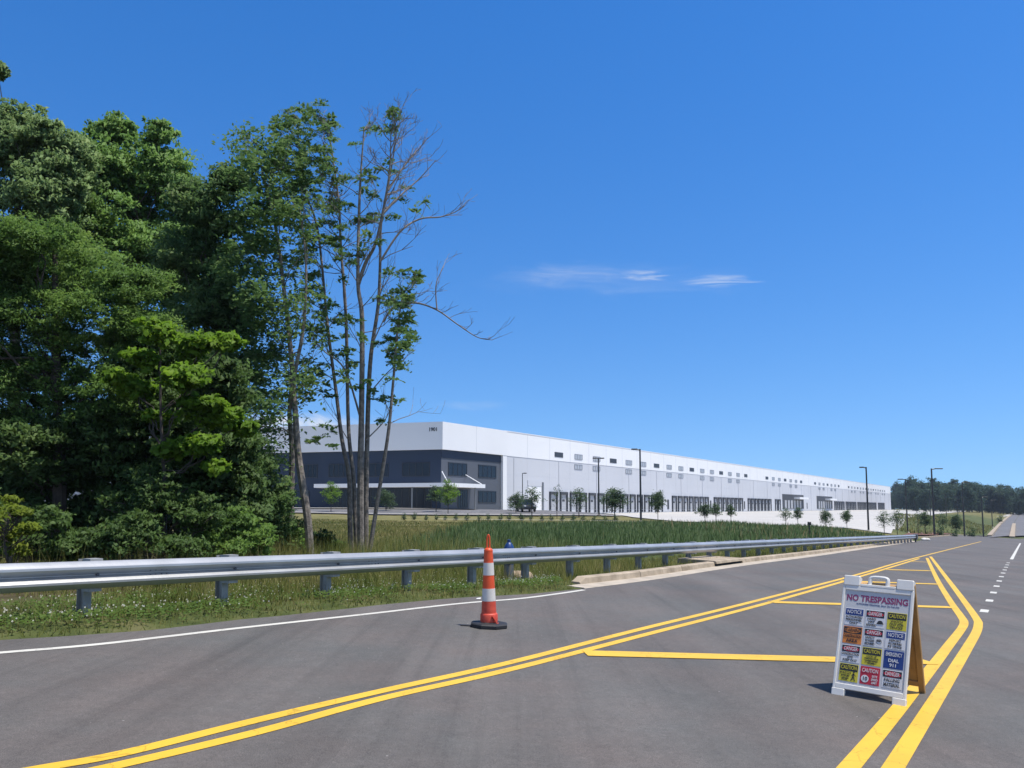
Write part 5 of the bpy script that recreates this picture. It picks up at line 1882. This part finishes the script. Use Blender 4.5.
# ------------------------------------------------------------------ light poles
def light_pole(x, yb, yt, D, armdir, arm, r_, label, double=False):
    p = at(x, yb, D); z = tz(p.x, p.y)
    h = at(x, yt, D).z - z
    o = thing('light_pole', label, 'light pole', (p.x, p.y, z), 0, 'dark light poles round the warehouse')
    mb = MB(); mb.lathe([(.25, -.4), (.25, .12), (.22, .16)], 16); mb.build('concrete_base', MT['sidewalk'], o, smooth=True)
    mb = MB(); mb.tube([(0, 0, .1), (0, 0, h)], [r_, r_ * .72], 8); mb.build('pole', MT['pole'], o, smooth=True)
    for sg_ in ((1, -1) if double else (1,)):
        d = Vector((armdir[0], armdir[1], 0)).normalized() * sg_
        n = Vector((-d.y, d.x, 0))
        M = Matrix(((d.x, n.x, 0, 0), (d.y, n.y, 0, 0), (0, 0, 1, h), (0, 0, 0, 1)))
        mb = MB(); mb.tube([M @ Vector((0, 0, -.12)), M @ Vector((arm * .4, 0, -.03))], r_ * .5, 6); mb.build('arm', MT['pole'], o)
        mb = MB(); mb.bbox(arm * .3, arm, -.2, .2, -.09, .05, .03, 0, M); mb.build('lamp_head', MT['pole'], o)
    return o


light_pole(599, 515, 458, 98, (1, .2), .7, .10, 'light pole with twin lamp heads left of the taller pole, before the dock wall', True)
light_pole(641, 522, 449, 89, (-1, .1), .95, .12, 'tall light pole with one lamp arm to the left, before the dock wall')
light_pole(868.5, 528, 467, 96, (-.7, .6), .75, .12, 'light pole with angled lamp head at the far end of the warehouse')
light_pole(934.5, 534.5, 468.5, 118, (1, .1), 1.7, .15, 'tall light pole with lamp arm to the right beside the mulch island')
light_pole(907.5, 528, 479, 125, (-.7, .6), 1.1, .12, 'light pole in front of the wood just past the warehouse end')
light_pole(964.5, 532, 482, 136, (1, .1), 1.3, .13, 'light pole on the bank, first to the right of the mulch island pole')
light_pole(983.5, 535, 497, 141, (1, .1), 1.0, .13, 'light pole nearest the far road kerb at the junction')
light_pole(931, 523, 490, 180, (-.7, .6), 1.0, .11, 'distant light pole on the court edge seen just left of the mulch island pole')
light_pole(946.5, 518, 494, 215, (-.7, .6), 1.0, .11, 'small distant light pole on the court edge, between two taller ones')
light_pole(992.5, 526, 500, 200, (1, .1), 1.0, .11, 'slim distant light pole beside the far road kerb')
light_pole(958, 516, 497, 260, (-.7, .6), 1.0, .11, 'farthest small light pole against the wood')
light_pole(522.5, 509, 473, 116, (1, 0.3), .6, .07, 'thin pale light pole close to the dock wall beside the parked car')

p = at(809.7, 534, 66); z = tz(p.x, p.y)
o = thing('utility_post', 'short dark post with a square head in the grass behind the guardrail', 'post', (p.x, p.y, z))
mb = MB(); mb.tube([(0, 0, -.3), (0, 0, .95)], .045, 8); mb.build('post', MT['pole'], o)
mb = MB(); mb.bbox(-.13, .13, -.1, .1, .92, 1.2, .03); mb.build('head', MT['pole'], o)

# parked car near the office
p = at(526, 511, 108); z = tz(p.x, p.y) + .1
car = thing('parked_car', 'dark grey car parked end-on by the dock wall corner', 'car', (p.x, p.y, z), R(12))
mb = MB()


def car_ring(y, w, z0, z1, zi=None):
    return [Vector((-w, y, z0)), Vector((w, y, z0)), Vector((w * 1.02, y, (z0 + z1) / 2)), Vector((w * .93, y, z1)), Vector((-w * .93, y, z1)), Vector((-w * 1.02, y, (z0 + z1) / 2))]


secs = [(-2.25, .78, .42, .72), (-2.15, .88, .3, .9), (-1.2, .92, .28, 1.02), (0, .93, .28, 1.05), (1.4, .92, .28, 1.08), (2.1, .88, .3, 1.05), (2.25, .8, .45, .95)]
vs = [q for s in secs for q in car_ring(*s)]
fs = [tuple(range(5, -1, -1)), tuple(range(36, 42))]
for k in range(6):
    for i in range(6): fs.append((k * 6 + i, k * 6 + (i + 1) % 6, k * 6 + 6 + (i + 1) % 6, k * 6 + 6 + i))
mb.add(vs, fs); mb.build('body', MT['car_paint'], car)
mb = MB()
cab = [(-1.25, .82, 1.0), (-.55, .66, 1.62), (1.3, .66, 1.66), (2.05, .78, 1.04)]
vs = [Vector((s * w, y, zz)) for y, w, zz in cab for s in (-1, 1)]
mb.add(vs, [(0, 1, 3, 2), (2, 3, 5, 4), (4, 5, 7, 6), (0, 2, 4, 6), (1, 7, 5, 3)])
mb.build('windows', MT['glass'], car)
mb = MB(); mb.bbox(-.64, .64, -.5, 1.3, 1.61, 1.69, .02); mb.build('roof', MT['car_paint'], car)
for s in (-1, 1):
    for y in (-1.4, 1.4):
        mb = MB(); mb.tube([(s * .74, y, .33), (s * .94, y, .33)], .34, 16); w = mb.build('wheel', MT['rubber'], car)
    mb = MB(); mb.bbox(s * .66 - .16, s * .66 + .16, -2.27, -2.12, .68, .82, .02); mb.build('headlight', MT['chrome'], car)

# ------------------------------------------------------------------ far wood
protos = []
for sd in range(5):
    r4 = np.random.default_rng(40 + sd)
    root = thing('forest_tree', 'x', 'tree')
    h = 20.0; w = r4.uniform(8.5, 11.5)
    cl = np.concatenate([ellipsoid_pts((r4.normal(0, 1), r4.normal(0, 1), zc), (w * f_, w * f_, hh), n, r4, .45) for zc, f_, hh, n in ((15, .36, 4.6, 46), (10, .47, 5, 60), (5.5, .45, 4.5, 50))])
    cl = cl[cl[:, 2] > .4]
    np_polys('crown', clump_leaves(cl, 36, .75, .85, .35, .6, r4), MT['leaf_far'], root)
    mb = MB(); mb.tube([(0, 0, -1), (0, 0, 9), (.3, 0, 17)], [.35, .25, .08], 6); mb.build('trunk', MT['bark_dark'], root)
    protos.append(root)
tops = [(884, 489), (893, 482), (903, 481), (913, 477), (924, 479), (935, 478), (946, 481), (957, 480), (967, 479), (977, 481), (988, 483), (998, 485), (1008, 484), (1019, 486), (1030, 486), (1041, 484), (1053, 485)]
used = set()
tl = []
for i, (x, yt) in enumerate(tops):
    tl.append((x, yt, 455 + 14 * math.sin(i * 1.7)))
    tl.append((x + 5, yt + 2.5, 425 + 12 * math.sin(i * 2.3)))
    tl.append((x + 2, yt + 7, 400 + 8 * math.sin(i * 2.9)))
for i, (x, yt, D) in enumerate(tl):
    if D < 418 and 985 < x < 1024: D = 432
    if x < 912: D += 150; x += 6
    k = (i * 3 + i // 4) % 5
    o = protos[k] if k not in used else copy_tree(protos[k])
    used.add(k)
    p = at(x, 510, D); z = tz(p.x, p.y)
    hgt = (at(x, yt, D).z - z) / 19.8 * random.uniform(.94, 1.04)
    o.location = (p.x, p.y, z); o.rotation_euler = (0, 0, random.uniform(0, 6.28)); o.scale = (hgt * 1.1, hgt * 1.1, hgt)
    tag(o, 'dark green mature tree in the dense wood beyond the far end of the road', 'tree', 'trees of the far wood')

# ------------------------------------------------------------------ grasses (uncountable)
def blades(P, h, w, lean, r_=rng, bend=.35):
    """P (N,3) feet -> each blade one bent quad strip of two quads merged as a 4-gon pair"""
    n = len(P)
    a = r_.random(n) * 6.283
    d = np.stack([np.cos(a), np.sin(a), np.zeros(n)], -1)
    b_ = r_.random(n) * 6.283
    s = np.stack([np.cos(b_), np.sin(b_), np.zeros(n)], -1)
    ln = (lean * r_.random(n))[:, None]
    hh_ = h[:, None]; ww = w[:, None]
    t = P + np.array([0, 0, 1.0]) * hh_ * (1 - .25 * ln) + d * hh_ * ln
    return np.stack([P - s * ww * .6, P + s * ww * .6, t], 1)


def scatter(n, x0, x1, y0, y1, fn, r_=rng):
    X = r_.uniform(x0, x1, n); Y = r_.uniform(y0, y1, n)
    k = r_.random(n) < fn(X, Y)
    X, Y = X[k], Y[k]
    return np.stack([X, Y, terrain_z(X, Y)], -1)


def inview(X, Y, m=60): return (np.abs(512 + 800 * X / np.maximum(Y, .1) - 512) < 512 + m) & (Y > 3)


def nz2(X, Y, s, seed=0):
    return .5 + .25 * (np.sin(X * s * 1.0 + seed) * np.cos(Y * s * 1.3 + seed * 2) + np.sin((X + Y) * s * 2.1 + seed * 3) * np.cos((X - Y) * s * 1.7))


def f_verge(X, Y):
    d = edge_dist(X, Y)
    return inview(X, Y) * (d > 0.02) * (d < 3.4) * (0.35 + .75 * nz2(X, Y, 1.3)) * np.clip(14 / Y, .4, 1)


P = scatter(1100000, -9, 34, 7, 70, f_verge)
kerb_zone = edge_dist(P[:, 0], P[:, 1]) < np.where(P[:, 0] > 1.2, .82, 0.0)
P = P[~kerb_zone]
dv = edge_dist(P[:, 0], P[:, 1])
hv_ = (0.05 + 0.19 * rng.random(len(P)) ** 2.4 * (0.35 + smooth(.2, 1.6, dv))) * (1 + .012 * P[:, 1])
o = np_polys('verge_grass', blades(P, hv_, .004 + .004 * rng.random(len(P)) + .00035 * P[:, 1], .9), MT['grass'], up=0.55)
tag(o, 'mixed green and straw grass on the verge under the guardrail', 'grass', kind='stuff')


def f_clover(X, Y):
    d = edge_dist(X, Y)
    return inview(X, Y) * (d > 0.12) * (d < 3.6) * (nz2(X, Y, 1.0, 2) > .36) * (X < 1.0) * smooth(.1, .5, d)


P = scatter(120000, -9, 5, 7, 22, f_clover)
P[:, 2] += .03 + .09 * rng.random(len(P))
o = np_polys('clover', leaf_polys(P, .028 + .028 * rng.random(len(P)), .9, .85), MT['clover'])
tag(o, 'low clover leaves among the verge grass', 'clover', kind='stuff')
P = P[rng.random(len(P)) < .05]
P[:, 2] += .05
Vq = []
for p in P:
    r_ = .007 + .006 * rng.random()
    for a in (0, 1.05, 2.1):
        u = np.array([math.cos(a), math.sin(a), 0]) * r_; v = np.array([0, 0, 1]) * r_
        Vq.append([p - u, p - v, p + u, p + v])
o = np_polys('clover_flowers', np.array(Vq), MT['petal'])
tag(o, 'small white clover flowers dotted through the verge grass', 'flowers', kind='stuff')


def f_field(X, Y):
    d = edge_dist(X, Y)
    return inview(X, Y) * (d > 2.6) * (Y < 83) * np.clip(1.2 - Y / 110, .35, 1) * (1 - .98 * lush_w(X, Y)) * (0.3 + .8 * nz2(X, Y, .45, 5)) * (X > -12 - .35 * np.maximum(0, Y - 40))


P = scatter(520000, -40, 24, 14, 97, f_field)
hf = (.10 + .22 * rng.random(len(P)) ** 1.5) * (1 - .35 * smooth(45, 75, P[:, 1]))
o = np_polys('field_grass', blades(P, hf, .006 + .0006 * P[:, 1], .8), MT['field'], up=0.55)
tag(o, 'olive and straw meadow grass between the guardrail and the office drive', 'grass', kind='stuff')


def f_reed(X, Y):
    d = edge_dist(X, Y)
    w = lush_w(X, Y)
    return inview(X, Y) * (d > 4) * w * (Y < 95) * np.where(X > 16, .55, 1)


P = scatter(230000, -8, 68, 16, 95, f_reed)
hr = .30 + .38 * rng.random(len(P))
hr *= np.where(P[:, 0] > 14, .8, 1.0)
o = np_polys('swale_reeds', blades(P, hr, .018 + .0007 * P[:, 1], .45), MT['reed'], up=0.8)
tag(o, 'dark green reedy grass filling the swale behind the guardrail', 'reeds', kind='stuff')
P = scatter(16000, -3, 50, 24, 80, lambda X, Y: inview(X, Y) * (1 - .9 * lush_w(X, Y) * (X < 12)) * (edge_dist(X, Y) > 3) * (nz2(X, Y, .5, 8) > .55) * .3)
o = np_polys('dry_stalks', blades(P, .5 + .6 * rng.random(len(P)), .012 + .0004 * P[:, 1], .35), MT['dry'], up=0.55)
tag(o, 'pale dry weed stalks standing among the swale grass', 'weeds', kind='stuff')
P = scatter(90000, -12, 4, 12, 26, lambda X, Y: inview(X, Y) * (edge_dist(X, Y) > 2.2) * (edge_dist(X, Y) < 10) * .6)
o = np_polys('brush', blades(P, .18 + .75 * rng.random(len(P)) ** 2.2, .006 + .005 * rng.random(len(P)), .7), MT['grass'], up=0.55)
tag(o, 'tangled green weeds at the foot of the wood behind the guardrail', 'weeds', kind='stuff')
P = scatter(26000, 60, 125, 100, 240, lambda X, Y: inview(X, Y) * (np.abs(512 + 800 * X / Y - 945) < 52) * .8 * (X < 59 + .62 * (Y - 100)))
P = P[edge_dist(P[:, 0], P[:, 1]) > 1]
o = np_polys('bank_grass', blades(P, .35 + .4 * rng.random(len(P)), .10 + .05 * rng.random(len(P)), .5), MT['field'], up=0.55)
tag(o, 'olive grass on the bank beyond the junction', 'grass', kind='stuff')
hz = MB(); hz.box(-900, 900, -60, 900, -9, 42)
hm = bpy.data.materials.new('haze'); hm.use_nodes = True
hn = hm.node_tree.nodes; hn.clear()
ho = hn.new('ShaderNodeOutputMaterial'); hv = hn.new('ShaderNodeVolumePrincipled')
hv.inputs['Color'].default_value = (0.72, 0.85, 1.0, 1); hv.inputs['Density'].default_value = 0.00016
hm.node_tree.links.new(hv.outputs[0], ho.inputs['Volume'])
tag(hz.build('haze', hm), 'thin blue summer haze over the distance', 'haze', kind='stuff')
print('objects', len(bpy.data.objects), 'polys', sum(len(m.polygons) for m in bpy.data.meshes))
